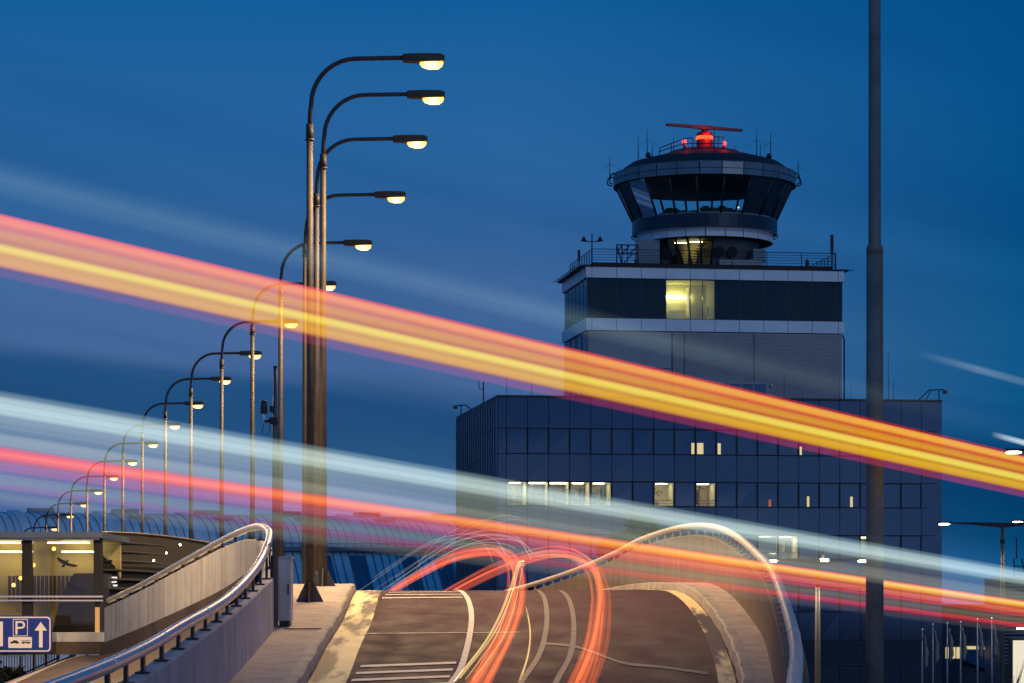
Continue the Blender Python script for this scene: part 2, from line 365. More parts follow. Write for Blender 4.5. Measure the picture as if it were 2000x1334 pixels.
def tag(o, label, cat, group=None):
    o['label'] = label; o['category'] = cat
    if group: o['group'] = group
    return o
def thing(name, label, cat, loc, group=None):
    o = bpy.data.objects.new(name, None); COL.objects.link(o); o.location = loc
    o.empty_display_size = .2
    return tag(o, label, cat, group)
def structure(o): o['kind'] = 'structure'; return o
def dup(root, loc):
    r = root.copy(); COL.objects.link(r); r.location = loc
    for ch in list(root.children):
        c = ch.copy(); COL.objects.link(c); c.parent = r
        for g in list(ch.children):
            d = g.copy(); COL.objects.link(d); d.parent = c
    return r
def lerp(tab, x, k=1):
    if x <= tab[0][0]: a, b = tab[0], tab[1]
    elif x >= tab[-1][0]: a, b = tab[-2], tab[-1]
    else:
        for a, b in zip(tab, tab[1:]):
            if a[0] <= x <= b[0]: break
    t = (x - a[0]) / (b[0] - a[0]); return a[k] + (b[k] - a[k]) * t
def catmull(pts, n=8):
    pts = [Vector(p) for p in pts]; o = []
    for i in range(len(pts) - 1):
        p0 = pts[max(i - 1, 0)]; p1 = pts[i]; p2 = pts[i + 1]; p3 = pts[min(i + 2, len(pts) - 1)]
        for k in range(n):
            t = k / n
            o.append(.5 * ((2 * p1) + (p2 - p0) * t + (2 * p0 - 5 * p1 + 4 * p2 - p3) * t * t + (3 * p1 - p0 - 3 * p2 + p3) * t ** 3))
    o.append(pts[-1]); return o
def smooth_tab(tab, step=.5):
    """catmull through a table whose first column grows"""
    pts = [Vector((r[0], r[1], r[2] if len(r) > 2 else 0)) for r in tab]
    return [tuple(p) for p in catmull(pts, 10)]

# ================================================================== ground and road
g = MB(); S = 4000
for i in range(-2, 2):
    for j in range(-1, 3):
        g.quad((i * S / 2, j * S / 2, -4.2), ((i + 1) * S / 2, j * S / 2, -4.2), ((i + 1) * S / 2, (j + 1) * S / 2, -4.2), (i * S / 2, (j + 1) * S / 2, -4.2))
structure(g.build('ground', M['ground']))

tabL = smooth_tab([(16, -3.6, -.85), (22, -3.5, -.49), (28, -3.3, -.12), (33, -3.2, .19), (39, -3.2, .56), (45, -3.24, .93), (52, -3.4, 1.40), (58, -3.5, 1.80), (62, -3.6, 2.10), (66, -3.72, 2.38),
                   (70, -3.85, 2.56), (73, -4.0, 2.60), (78, -4.5, 2.52), (84, -5.3, 2.30), (92, -6.7, 1.95), (100, -8.4, 1.55), (110, -10.6, 1.1), (130, -15.2, .3), (160, -22, -.9), (200, -31.5, -2.5), (240, -41, -4.0)])
tabR = smooth_tab([(16, 1.0, -.85), (22, 1.4, -.49), (28, 2.05, -.12), (33, 2.6, .19), (39, 3.1, .56), (45, 3.56, .93), (50, 3.82, 1.27), (56, 4.05, 1.70), (63, 4.15, 2.22), (69, 4.1, 2.54), (72.5, 3.85, 2.62),
                   (76.5, 3.45, 2.66), (81.5, 2.85, 2.60), (86, 2.25, 2.46), (93, 1.1, 2.15), (101, -.7, 1.75), (112, -3.2, 1.2), (130, -7.7, .45), (160, -14.5, -.85), (200, -24, -2.5), (240, -33, -4.0)])
xL = lambda D: lerp(tabL, D, 1); zL = lambda D: lerp(tabL, D, 2)
xR = lambda D: lerp(tabR, D, 1); zR = lambda D: lerp(tabR, D, 2)
def road(x, D, up=0.0):
    a, b = xL(D), xR(D); t = (x - a) / (b - a)
    return Vector((x, D, zL(D) + (zR(D) - zL(D)) * t + up))
DS = [16 + .5 * i for i in range(0, 220)] + [126 + 4 * i for i in range(0, 28)]
def across(D, n=9): return [road(xL(D) + (xR(D) - xL(D)) * i / (n - 1), D) for i in range(n)]
rd = MB().rings([across(D) for D in DS], closed=False, caps=False)
structure(rd.build('road', M['asphalt']))
em = MB()   # embankment under the ramp, so the road is solid from the side
em.rings([[Vector((xL(D) - 2.6, D, zL(D) - .05)), Vector((xR(D) + 1.0, D, zR(D) - .05)), Vector((xR(D) + 1.2, D, -4.3)), Vector((xL(D) - 2.8, D, -4.3))] for D in DS[::4]], closed=True, caps=True, smooth=False)
for i, v in enumerate(em.v):
    if i % 4 in (0, 1): v.z -= .25
structure(em.build('road_embankment', M['concrete']))

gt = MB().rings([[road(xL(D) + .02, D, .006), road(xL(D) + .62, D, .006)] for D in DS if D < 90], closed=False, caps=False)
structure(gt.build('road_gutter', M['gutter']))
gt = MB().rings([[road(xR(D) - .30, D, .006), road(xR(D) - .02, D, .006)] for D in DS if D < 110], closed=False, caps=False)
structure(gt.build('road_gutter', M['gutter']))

def across_line(D, w, x0, x1, skew=0.0):
    mb = MB()
    mb.rings([[road(x0 + (x1 - x0) * i / 8, D + skew * (i / 8), .014), road(x0 + (x1 - x0) * i / 8, D + w + skew * (i / 8), .014)] for i in range(9)], closed=False, caps=False)
    return mb
mk = MB()
for D, w, a, b, sk in ((65.6, .34, -3.0, -1.15, .3), (67.2, .3, -3.0, -1.15, .3), (68.8, .3, -3.0, -1.2, .3), (55.2, .10, -2.85, .15, .2),
                       (47.6, .42, -2.55, -.95, .7), (46.3, .40, -2.55, -.98, .7), (45.0, .40, -2.55, -1.0, .7), (43.7, .4, -2.55, -1.0, .7), (42.4, .4, -2.5, -1.05, .7)):
    t = across_line(D, w, a, b, sk); n = len(mk.v); mk.v += t.v
    for f, u, s_ in zip(t.f, t.u, t.sm): mk.face([n + i for i in f], u, s_)
ctr = catmull([(36, -1.35, 0), (44.5, -1.02, 0), (48, -.90, 0), (55, -.87, 0), (61, -.93, 0), (67, -1.15, 0), (72, -1.5, 0), (80, -2.4, 0), (92, -4.6, 0)], 12)
mk.rings([[road(p.y, p.x, .016), road(p.y + .11, p.x, .016)] for p in ctr], closed=False, caps=False)
structure(mk.build('road_markings', M['marking']))
wm = MB()
for off in (0.0, .55):
    tr = catmull([(36, -.25 + off, 0), (44, .05 + off, 0), (50, .42 + off, 0), (56, .62 + off, 0), (62, .70 + off, 0), (68, .66 + off, 0), (74, .4 + off, 0), (84, -.6 + off, 0)], 10)
    wm.rings([[road(p.y, p.x, .010), road(p.y + .10, p.x, .010)] for p in tr], closed=False, caps=False)
pw = catmull([(46.2, 3.2, 0), (47.4, 2.5, 0), (48.2, 1.9, 0), (50.4, 1.45, 0), (51.8, 1.1, 0), (52.4, .6, 0)], 8)
wm.rings([[road(p.y, p.x, .012), road(p.y, p.x + .55, .012)] for p in pw], closed=False, caps=False)
structure(wm.build('road_marking_worn', M['worn']))

# kerbs + pavements
NW = [(16, -3.75), (27.1, -4.15), (32.6, -4.25), (36.7, -4.3), (44.1, -4.42), (50.6, -4.55), (54.4, -4.65), (57, -4.8), (60, -5.3), (64, -5.7), (70, -5.6), (78, -6.1), (90, -8.0), (100, -10.1), (110, -12.3), (130, -17), (160, -24), (200, -33.5), (240, -43)]
NWs = smooth_tab(NW)
def wob(D, k): return .015 * math.sin(D * 1.7 + k) + .01 * math.sin(D * 4.1 + 2 * k)
kb = MB().rings([[road(xL(D) + wob(D, 1), D, -.1), road(xL(D) - .05 + wob(D, 1), D, .155), road(xL(D) - .09 + wob(D, 1), D, .178), road(xL(D) - .24, D, .182), road(xL(D) - .245, D, -.1)] for D in DS], closed=False, caps=False, smooth=False)
structure(kb.build('kerb', M['kerb']))
kb = MB().rings([[road(xR(D) + .245, D, -.1), road(xR(D) + .24, D, .192), road(xR(D) + .09 + wob(D, 2), D, .188), road(xR(D) + .05 + wob(D, 2), D, .165), road(xR(D) + wob(D, 2), D, -.1)] for D in DS], closed=False, caps=False, smooth=False)
structure(kb.build('kerb', M['kerb']))
pv = MB().rings([[Vector((lerp(NWs, D, 1) - (.25 if D > 58 else -.0), D, zL(D) + .165)), Vector((xL(D) - .243, D, zL(D) + .176))] for D in DS], closed=False, caps=False)
structure(pv.build('pavement', M['pave']))
pv = MB().rings([[Vector((xR(D) + .243, D, zR(D) + .186)), Vector((xR(D) + 1.0, D, zR(D) + .20))] for D in DS], closed=False, caps=False)
structure(pv.build('pavement', M['pave']))

# drain grating in the left pavement
gr = thing('drain_grating', 'dark slotted iron grating set into the pavement beside the grey cabinet', 'grating', (-4.0, 54.3, zL(54.3) + .17))
b = MB(); zz = zL(54.3) + .172
for i in range(14): b.box(-4.32 + i * .05, -4.295 + i * .05, 54.0, 54.6, zz, zz + .012)
b.box(-4.34, -3.62, 53.97, 54.0, zz, zz + .014); b.box(-4.34, -3.62, 54.6, 54.63, zz, zz + .014)
b.build('grate', M['dark'], gr)

# ================================================================== parapets with steel handrails
def offset_path(pts, d):
    o = []
    for i, p in enumerate(pts):
        t = pts[min(i + 1, len(pts) - 1)] - pts[max(i - 1, 0)]; t.z = 0; t.normalize()
        o.append(Vector((t.y, -t.x, 0)) * d)
    return o
def parapet(name, label, top, rail, base, post_every, trim=0, th=.24, rm='steel', pm='dark'):
    """top, rail: lists of 3-D points of equal length along the wall; base: z values"""
    root = thing(name, label, 'parapet', (top[0].x, top[0].y, base[0]))
    a = offset_path(top, th / 2)
    rr = []
    for p, o, zb in zip(top, a, base):
        q = p - o; r = p + o
        rr.append([Vector((r.x, r.y, zb)), Vector((r.x, r.y, p.z - .02)), Vector((p.x + o.x * .85, p.y + o.y * .85, p.z)), Vector((p.x - o.x * .85, p.y - o.y * .85, p.z)), Vector((q.x, q.y, p.z - .02)), Vector((q.x, q.y, zb))])
    MB().rings(rr, True, True, False).build('wall', M['concrete'], root)
    hr = MB().tube(rail, .078, 14).build('handrail', M[rm], root)
    L = [0]
    for i in range(1, len(rail)): L.append(L[-1] + (rail[i] - rail[i - 1]).length)
    # couplings on the tube
    s = 1.2
    while s < L[-1] - .5:
        for i in range(1, len(L)):
            if L[i] >= s: break
        t = (s - L[i - 1]) / (L[i] - L[i - 1]); c = rail[i - 1].lerp(rail[i], t); d = (rail[i] - rail[i - 1]).normalized()
        MB().tube([c - d * .035, c + d * .035], .084, 14).build('coupling', M[rm], hr)
        s += 5.6
    s = .9
    while s < L[-1] - .3:
        for i in range(1, len(L)):
            if L[i] >= s: break
        t = (s - L[i - 1]) / (L[i] - L[i - 1]); c = rail[i - 1].lerp(rail[i], t); w = top[i - 1].lerp(top[i], t)
        d = (rail[i] - rail[i - 1]); d.z = 0; d.normalize(); n = Vector((d.y, -d.x, 0))
        f = lambda x, y, z, w=w, d=d, n=n: Vector((w.x, w.y, 0)) + d * x + n * y + Vector((0, 0, z))
        mb = MB(); mb.box(-.09, .09, -.02, .02, w.z - .01, c.z - .05, f); mb.box(-.13, .13, -.08, .08, w.z - .005, w.z + .02, f)
        mb.build('post', M[pm], root)
        s += post_every
    return root
PALE = M['concrete']
# left: near arm along the road, round the nose, far arm along the parking ramp
near_rail = [(16, None)]
rl = [P(-200, 1452, 22.5), P(150, 1325, 27.1), P(275, 1270, 32.6), P(350, 1226, 36.7), P(443, 1170, 44.1), P(500, 1110, 50.6), P(525, 1057, 54.6), P(523, 1036, 57.4), P(500, 1029, 60.0), P(450, 1048, 63.6), P(375, 1088, 69), P(275, 1143, 76), P(212, 1173, 80.5)]
dz = [.30, .30, .28, .27, .24, .36, .64, .40, .26, .22, .21, .2, .2]
bs = [-.7, -.25, .1, .35, .8, 1.3, 1.5, 1.7, 2.1, 2.45, 2.06, 1.55, 1.2]
rp = catmull(rl, 8)
tp = catmull([p - Vector((0, 0, d)) for p, d in zip(rl, dz)], 8)
bz = [p.z for p in catmull([Vector((0, 0, b)) for b in bs], 8)]
parapet('concrete_parapet', 'pale concrete parapet rounding a nose beside the cabinet, thick steel handrail on top', tp, rp, bz, 1.9)
LEFT_TOP = tp
# right
rl = [P(1548, 1450, 23), P(1551, 1334, 28), P(1555, 1270, 33), P(1540, 1200, 39), P(1511, 1120, 50), P(1482, 1085, 56), P(1441, 1050, 63), P(1402, 1031, 69), P(1360, 1027, 72.5), P(1310, 1035, 76.5), P(1250, 1055, 81.5), P(1200, 1081, 86), P(1120, 1115, 93), P(1010, 1150, 101), Vector((-2.2, 112, 2.4)), Vector((-6.7, 130, 1.7)), Vector((-13.5, 160, .4)), Vector((-23, 200, -1.2))]
rp = catmull(rl, 8)
tp = [p - Vector((0, 0, .24)) for p in rp]
bz = [p.z - 1.75 for p in rp]
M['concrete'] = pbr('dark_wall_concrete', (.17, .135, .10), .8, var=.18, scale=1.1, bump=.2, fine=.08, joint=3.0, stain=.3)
parapet('concrete_parapet', 'tall curved concrete parapet on the outer side of the bend, its pale handrail arching over', tp, rp, bz, 1.25, th=.28, rm='railbeige', pm='clad')

M['concrete'] = PALE
# ================================================================== sunken parking ramp inside the nose, left
near = [Vector((p.x - .14, p.y, p.z - 1.25)) for p in catmull([Vector((-4.0, 20, .6)), P(150, 1345, 27.1), P(300, 1265, 34), P(350, 1245, 36.7), P(443, 1185, 44.1), P(500, 1150, 50.6), P(520, 1090, 56)], 6)]
far = catmull([P(-330, 1500, 46), P(30, 1334, 68), P(146, 1283.5, 79.6), P(205, 1277, 80.2), P(300, 1240, 73.6), P(440, 1178, 63.9), P(512, 1130, 58.4)], 6)
rows = []
for a, c in zip(near, far): rows.append([a.lerp(c, i / 8) for i in range(9)])
structure(MB().rings(rows, False, False).build('ramp_road', M['brownroad']))
kr = MB()
fk = catmull([P(205, 1277, 80.2), P(300, 1240, 73.6), P(440, 1178, 63.9), P(512, 1130, 58.4)], 10)
fo = offset_path(fk, .16)
kr.rings([[p + o - Vector((0, 0, .12)), p + o * .9 + Vector((0, 0, .27)), p - o * 2 + Vector((0, 0, .30))] for p, o in zip(fk, fo)], False, False, False)
structure(kr.build('ramp_kerb', M['brownroad']))
# portal beam under the glass shelter
bm_ = thing('portal_beam', 'long low concrete beam carrying the glass shelter above the parking ramp', 'beam', tuple(P(0, 1280, 81)))
b = MB(); a0, a1 = P(-500, 1280, 82), P(207, 1278, 80.8)
def fb(x, y, z): return a0.lerp(a1, x) + Vector((0, y, z))
b.box(0, 1, -.05, 3.0, 0, .36, fb); b.build('fascia', M['brownroad'], bm_)
b = MB(); b.box(0, 1, .06, 3.0, .363, .62, fb); b.build('upstand', M['concrete'], bm_)
b = MB(); b.box(0, .78, -.11, -.05, -.05, .0, fb); b.build('drip_edge', M['steel'], bm_)

# lower railing with vertical bars
rg = thing('bar_railing', 'steel railing of close vertical bars on the slope below the parking sign', 'railing', tuple(P(20, 1324, 84)))
A, B = P(-90, 1376, 83.0), P(116, 1284, 86.5); At = A + Vector((0, 0, 1.2)); Bt = B + Vector((0, 0, 1.1))
b = MB()
for i in range(40):
    t = i / 39; b.bar(A.lerp(B, t), At.lerp(Bt, t), .013)
b.build('bars', M['pole'], rg)
MB().bar(At, Bt, .03).build('top_rail', M['steel'], rg)
MB().bar(A, B, .025).build('bottom_rail', M['pole'], rg)
sl = MB(); sl.quad(P(-330, 1500, 46), P(30, 1334, 68), P(0, 1336, 83.2), A - Vector((0, .3, .03))); sl.quad(P(30, 1334, 68), P(146, 1283.5, 79.6), P(150, 1276, 87), P(0, 1336, 83.2))
structure(sl.build('slope', M['pave']))

# parking sign
sg = thing('parking_sign', 'blue parking sign with white arrow and car and bus plate, hung on the beam', 'sign', tuple(P(0, 1272, 80.2)))
Dg = 80.3; k_ = Dg / F
def fs(px, py, d): return P(px, py, Dg) + Vector((0, -d, 0))
def rrect(x0, y0, x1, y1, r, n=5):
    o = []
    for cx, cy, a0_ in ((x1 - r, y1 - r, 0), (x0 + r, y1 - r, 90), (x0 + r, y0 + r, 180), (x1 - r, y0 + r, 270)):
        for i in range(n + 1):
            a = R(a0_ + 90 * i / n); o.append((cx + r * math.cos(a), cy + r * math.sin(a)))
    return o
MB().prism(rrect(-122, 1202, 102, 1275, 8), fs, 0, .05).build('backing', M['blue'], sg)
MB().prism(rrect(-119, 1204.5, 99.5, 1272.5, 7), fs, .05, .056).build('border', M['signwhite'], sg)
MB().prism(rrect(-117, 1207, 97, 1270, 5.5), fs, .056, .062).build('panel', M['blue'], sg)
ar = [(80.2, 1214.5), (92.5, 1231.5), (84, 1231.5), (84, 1264.5), (77, 1264.5), (77, 1231.5), (68.3, 1231.5)]
MB().prism(ar, fs, .062, .067).build('arrow', M['signwhite'], sg)
MB().prism([(-40, 1214), (6.5, 1214), (6.5, 1262), (-40, 1262)], fs, .062, .067).build('side_panel', M['signwhite'], sg)
MB().prism(rrect(26, 1209, 55, 1242.5, 1.5), fs, .062, .066).build('parking_frame', M['signwhite'], sg)
MB().prism(rrect(27.2, 1210.3, 53.8, 1241.2, 1.2), fs, .066, .069).build('parking_field', M['blue'], sg)
pm = MB()
pm.prism([(31, 1213), (35, 1213), (35, 1239), (31, 1239)], fs, .069, .074)
arc = [(35, 1213), (42, 1213)] + [(42 + 8 * math.cos(R(a)), 1220.5 + 7.5 * math.sin(R(a))) for a in range(-80, 81, 20)] + [(42, 1228), (35, 1228), (35, 1224.4), (42, 1224.4)] + [(42 + 4 * math.cos(R(a)), 1220.5 + 3.9 * math.sin(R(a))) for a in range(80, -81, -20)] + [(42, 1216.6), (35, 1216.6)]
pm.prism(arc, fs, .0692, .074)
pm.build('letter', M['signwhite'], sg)
MB().prism(rrect(17, 1244, 63, 1265.5, 2), fs, .062, .067).build('plate', M['signwhite'], sg)
car = [(20.5, 1254), (25, 1253), (27.5, 1250.5), (33, 1250.5), (35.5, 1253), (38, 1253.6), (38, 1256), (20.5, 1256)]
bus = [(43, 1250.8), (60, 1250.8), (60, 1256), (43, 1256)]
cm = MB().prism(car, fs, .067, .07)
for cx in (24, 34): cm.prism([(cx + 1.6 * math.cos(R(a)), 1256 + 1.6 * math.sin(R(a))) for a in range(0, 360, 45)], fs, .0672, .072)
cm.build('car_symbol', M['black'], sg)
cm = MB(); cm.prism([(43, 1253.8), (60.3, 1253.8), (60.3, 1256.2), (43, 1256.2)], fs, .067, .07); cm.prism([(43, 1250.6), (60, 1250.6), (60, 1251.4), (43, 1251.4)], fs, .067, .07)
for x in (43, 46, 49, 52, 55, 59.2): cm.prism([(x, 1251.4), (x + .8, 1251.4), (x + .8, 1253.8), (x, 1253.8)], fs, .0671, .07)
for cx in (46, 56): cm.prism([(cx + 1.6 * math.cos(R(a)), 1256.2 + 1.6 * math.sin(R(a))) for a in range(0, 360, 45)], fs, .0672, .072)
cm.build('bus_symbol', M['black'], sg)

# glass shelter
sh = thing('glass_shelter', 'flat roofed glass shelter lit yellow inside, bird of prey sticker on its pane', 'shelter', tuple(P(0, 1240, 82)))
Ds = 82.0; m_ = Ds / F
def fh(px, py, d): return P(px, py, Ds) + Vector((0, d, 0))
def sbox(mb, x0, y0, x1, y1, d0, d1):
    p = [fh(x0, y1, d0), fh(x1, y1, d0), fh(x1, y1, d1), fh(x0, y1, d1), fh(x0, y0, d0), fh(x1, y0, d0), fh(x1, y0, d1), fh(x0, y0, d1)]
    # keep true widths for the rear face
    for i in (2, 3, 6, 7): p[i] = p[i - (1 if i in (2, 6) else 3)] + Vector((0, d1 - d0, 0))
    return mb.hexa(p)
sbox(MB(), -420, 1040, 203, 1051, -.5, 5.5).build('roof', M['cab'], sh)
sbox(MB(), -420, 1051.2, 196, 1055, -.2, -.05).build('roof_trim', M['steel'], sh)
for x0, x1 in ((44, 64), (184, 200), (-150, -132)):
    sbox(MB(), x0, 1051.2, x1, 1240, -.12, .12).build('mullion', M['black'], sh)
for x0, x1 in ((64.3, 183.8), (-131.8, 43.8)):
    sbox(MB(), x0, 1055.2, x1, 1166, -.01, .01).build('pane', M['shelterglass'], sh)
    sbox(MB(), x0, 1172, x1, 1238, -.01, .01).build('lower_pane', M['shelterglass'], sh)
b = MB(); sbox(b, -420, 1163.5, 203, 1167, -.24, -.13); sbox(b, -420, 1171.5, 203, 1174.5, -.24, -.13); b.build('handrail', M['steel'], sh)
# interior
sbox(MB(), -420, 1051.3, 196, 1238, 4.2, 4.4).build('back_wall', pbr('shelter_wall', (.50, .40, .16), .7, var=.2), sh)
sbox(MB(), -420, 1238.4, 196, 1241, .15, 4.4).build('shelter_floor', M['brownroad'], sh)
sl_ = MB()
for i in range(26): sbox(sl_, -30 + i * 8.4, 1121, -30 + i * 8.4 + 5.5, 1176, 3.8, 3.9)
sl_.build('slatted_screen', pbr('slats', (.12, .065, .03), .7, var=.25), sh)
st = MB(); st.prism([(84, 1238), (185, 1238), (185, 1118), (128, 1118), (100, 1165)], lambda a, b2, t: fh(a, b2, t), 1.6, 3.6); st.build('stair_hood', M['dark'], sh)
for x0, x1 in ((76, 158), (-80, 20)):
    sbox(MB(), x0, 1056, x1, 1058.5, 1.5, 1.7).build('tube_light', M['tubebright'], sh)
    sbox(MB(), x0 + 6, 1071, x1 - 12, 1073.4, 3.6, 3.75).build('tube_light', M['tube'], sh)
for px, py in ((38, 1101), (23, 1111), (12, 1127), (-2, 1141), (79, 1068)):
    MB().lathe(fh(px, py, 2.4), [(.001, -.065), (.045, -.045), (.062, 0), (.045, .045), (.001, .065)], 10).build('lamp_reflection', M['reflectglow'], sh)  # added glowing beads imitate street lamps mirrored in the pane
bird = [(110.5, 1089), (114, 1088.2), (120, 1092), (126, 1094.5), (129.5, 1096.5), (132, 1094), (136.5, 1093.2), (134, 1096), (132.5, 1098.6), (140, 1101.5), (148, 1103), (154.5, 1104.2), (149, 1106), (152, 1107), (144, 1107.6), (135, 1106), (128.5, 1103.6), (126, 1107.5), (120.5, 1108), (119.5, 1106.5), (124, 1102.2), (120, 1100), (114, 1096)]
MB().prism(bird, lambda a, b2, t: fh(a, b2, t), -.02, -.014).build('bird_sticker', M['black'], sh)
for pts in ([(162, 1122), (170, 1122), (170, 1123.2), (162, 1123.2)], [(176, 1123), (196, 1123.5), (195, 1127), (178, 1125)], [(169, 1134), (194, 1132), (195, 1135), (178, 1137)], [(174, 1140), (196, 1139), (196, 1143), (179, 1143)], [(183, 1147), (196, 1148), (195, 1151), (186, 1149)]):
    MB().prism(pts, lambda a, b2, t: fh(a, b2, t), 3.5, 3.55).build('letter_reflection', emit('letter_reflection', (1, .97, .92), .9), sh)  # glowing strips put in for sign text reflected by the shelter glass
# side handrail stanchion and mesh panel at the end of the beam
b = MB(); sbox(b, 186, 1176, 188.2, 1238, -.3, -.25); sbox(b, 198, 1176, 205, 1240, -.3, -.22); b.build('end_post', M['dark'], sh)
sbox(MB(), 188.5, 1186, 197.6, 1238, -.28, -.26).build('mesh_panel', pbr('mesh_brass', (.75, .55, .25), .4, .3, var=.3, scale=60), sh)

# dark louvred canopy behind the far arm
lv = thing('louvred_canopy', 'low black curved canopy with thin pale louvres rising beside the glass shelter', 'canopy', tuple(P(300, 1170, 90)))
rr = []
prof = []
for i in range(25):
    t = i / 24; px = 196 + 280 * t
    top = 1040 + 2 * t + 34 * t * t; bot = 1185
    rr.append([P(px, bot, 84 + 10 * t), P(px, (top * .55 + bot * .45), 85.2 + 10 * t), P(px, top, 88 + 10 * t), P(px + 3, top + 3, 92 + 10 * t), P(px + 3, bot, 92 + 10 * t)])
MB().rings(rr, True, True, False).build('shell', pbr('canopy_shell', (.008, .010, .012), .7, var=.2, ior=1.15), lv)
for j in range(7):
    fr = .12 + .125 * j; pts = []
    for i in range(25):
        t = i / 24; px = 200 + 270 * t; top = 1040 + 2 * t + 34 * t * t; bot = 1185
        y = top + (bot - top) * fr + 10 * t * t + 2
        D_ = 88 + (85.2 - 88) * min(1, fr / .45) + (84 - 85.2) * max(0, (fr - .45) / .55) + 10 * t - .12
        pts.append(P(px, y, D_))
    MB().tube(pts, .045, 6).build('louvre', pbr('louvre_metal', (.035, .036, .034), .7, 0, var=.3, ior=1.2), lv)
pts = [P(196 + 280 * i / 24, 1039.5 + 2 * i / 24 + 34 * (i / 24) ** 2, 87.9 + 10 * i / 24) for i in range(25)]
MB().tube(pts, .035, 6).build('edge_trim', pbr('edge_trim', (.25, .2, .13), .4, .5), lv)
for px, py in ((352, 1064), (325, 1080), (300, 1095)):
    MB().lathe(P(px, py, 86.6), [(.001, -.035), (.035, 0), (.001, .035)], 8).build('small_light', M['tube'], lv)

# ================================================================== cabinet and camera mast
cb = thing('utility_cabinet', 'pale grey metal utility cabinet standing on the pavement by the parapet nose', 'cabinet', tuple(P(557, 1222, 55)))
c0 = P(557, 1222, 55)
b = MB(); b.box(c0.x - .13, c0.x + .115, 54.9, 55.5, c0.z + .1, c0.z + 1.30); b.build('body', M['cabinet'], cb)
b = MB(); b.box(c0.x - .15, c0.x + .135, 54.87, 55.53, c0.z + 1.303, c0.z + 1.335); b.build('lid', M['cabinet'], cb)
b = MB(); b.box(c0.x - .11, c0.x + .09, 54.93, 55.47, c0.z - .05, c0.z + .098); b.build('plinth', M['dark'], cb)
b = MB(); b.box(c0.x - .10, c0.x + .09, 54.885, 54.9, c0.z + .15, c0.z + 1.26); b.build('door', M['cabinet'], cb)
b = MB(); b.box(c0.x + .06, c0.x + .078, 54.86, 54.885, c0.z + .6, c0.z + .8); b.build('handle', M['dark'], cb)
mp0 = P(537.5, 1224, 54.0)
cp = thing('antenna_mast', 'slim grey mast with a canister antenna on a side bracket, next to cabinet', 'mast', tuple(mp0))
zt = P(537, 718, 54).z
MB().tube([mp0, (mp0.x, 54, zt - 1.55), (mp0.x, 54, zt)], [.062, .058, .034], 12).build('pole', pbr('mast_paint', (.10, .115, .13), .5, .3, var=.2), cp)
MB().tube([(mp0.x, 54, zt), (mp0.x, 54, zt + .03)], .042, 12).build('cap', M['dark'], cp)
MB().tube([(mp0.x - .075, 53.98, mp0.z), (mp0.x - .075, 53.98, mp0.z + 1.0), (mp0.x - .075, 53.98, mp0.z + 1.35)], .018, 8).build('conduit', M['dark'], cp)
q = P(515.5, 795, 54)
an = MB().lathe(q, [(.001, -.125), (.06, -.125), (.068, -.11), (.068, .11), (.055, .125), (.001, .13)], 14).build('canister', M['pole'], cp)
MB().tube([q + Vector((0, 0, -.125)), q + Vector((0, 0, -.29))], .02, 8).build('stem', M['signwhite'], cp)
b = MB(); b.bar(q + Vector((0, 0, -.27)), (mp0.x, 54, q.z - .27), .022); b.box(mp0.x - .1, mp0.x + .05, 53.9, 54.1, q.z - .33, q.z - .2); b.box(mp0.x - .10, mp0.x - .05, 53.93, 54.07, q.z - .1, q.z + .02); b.bar((mp0.x - .07, 53.95, q.z - .2), (mp0.x - .16, 53.95, q.z - .3), .02)
b.build('bracket', M['dark'], cp)
MB().tube(catmull([q + Vector((.01, 0, -.29)), q + Vector((-.03, 0, -.42)), q + Vector((0, 0, -.5)), q + Vector((.08, 0, -.5)), q + Vector((.11, 0, -.38)), q + Vector((.13, 0, -.3))], 5), .007, 6).build('cable', M['black'], cp)

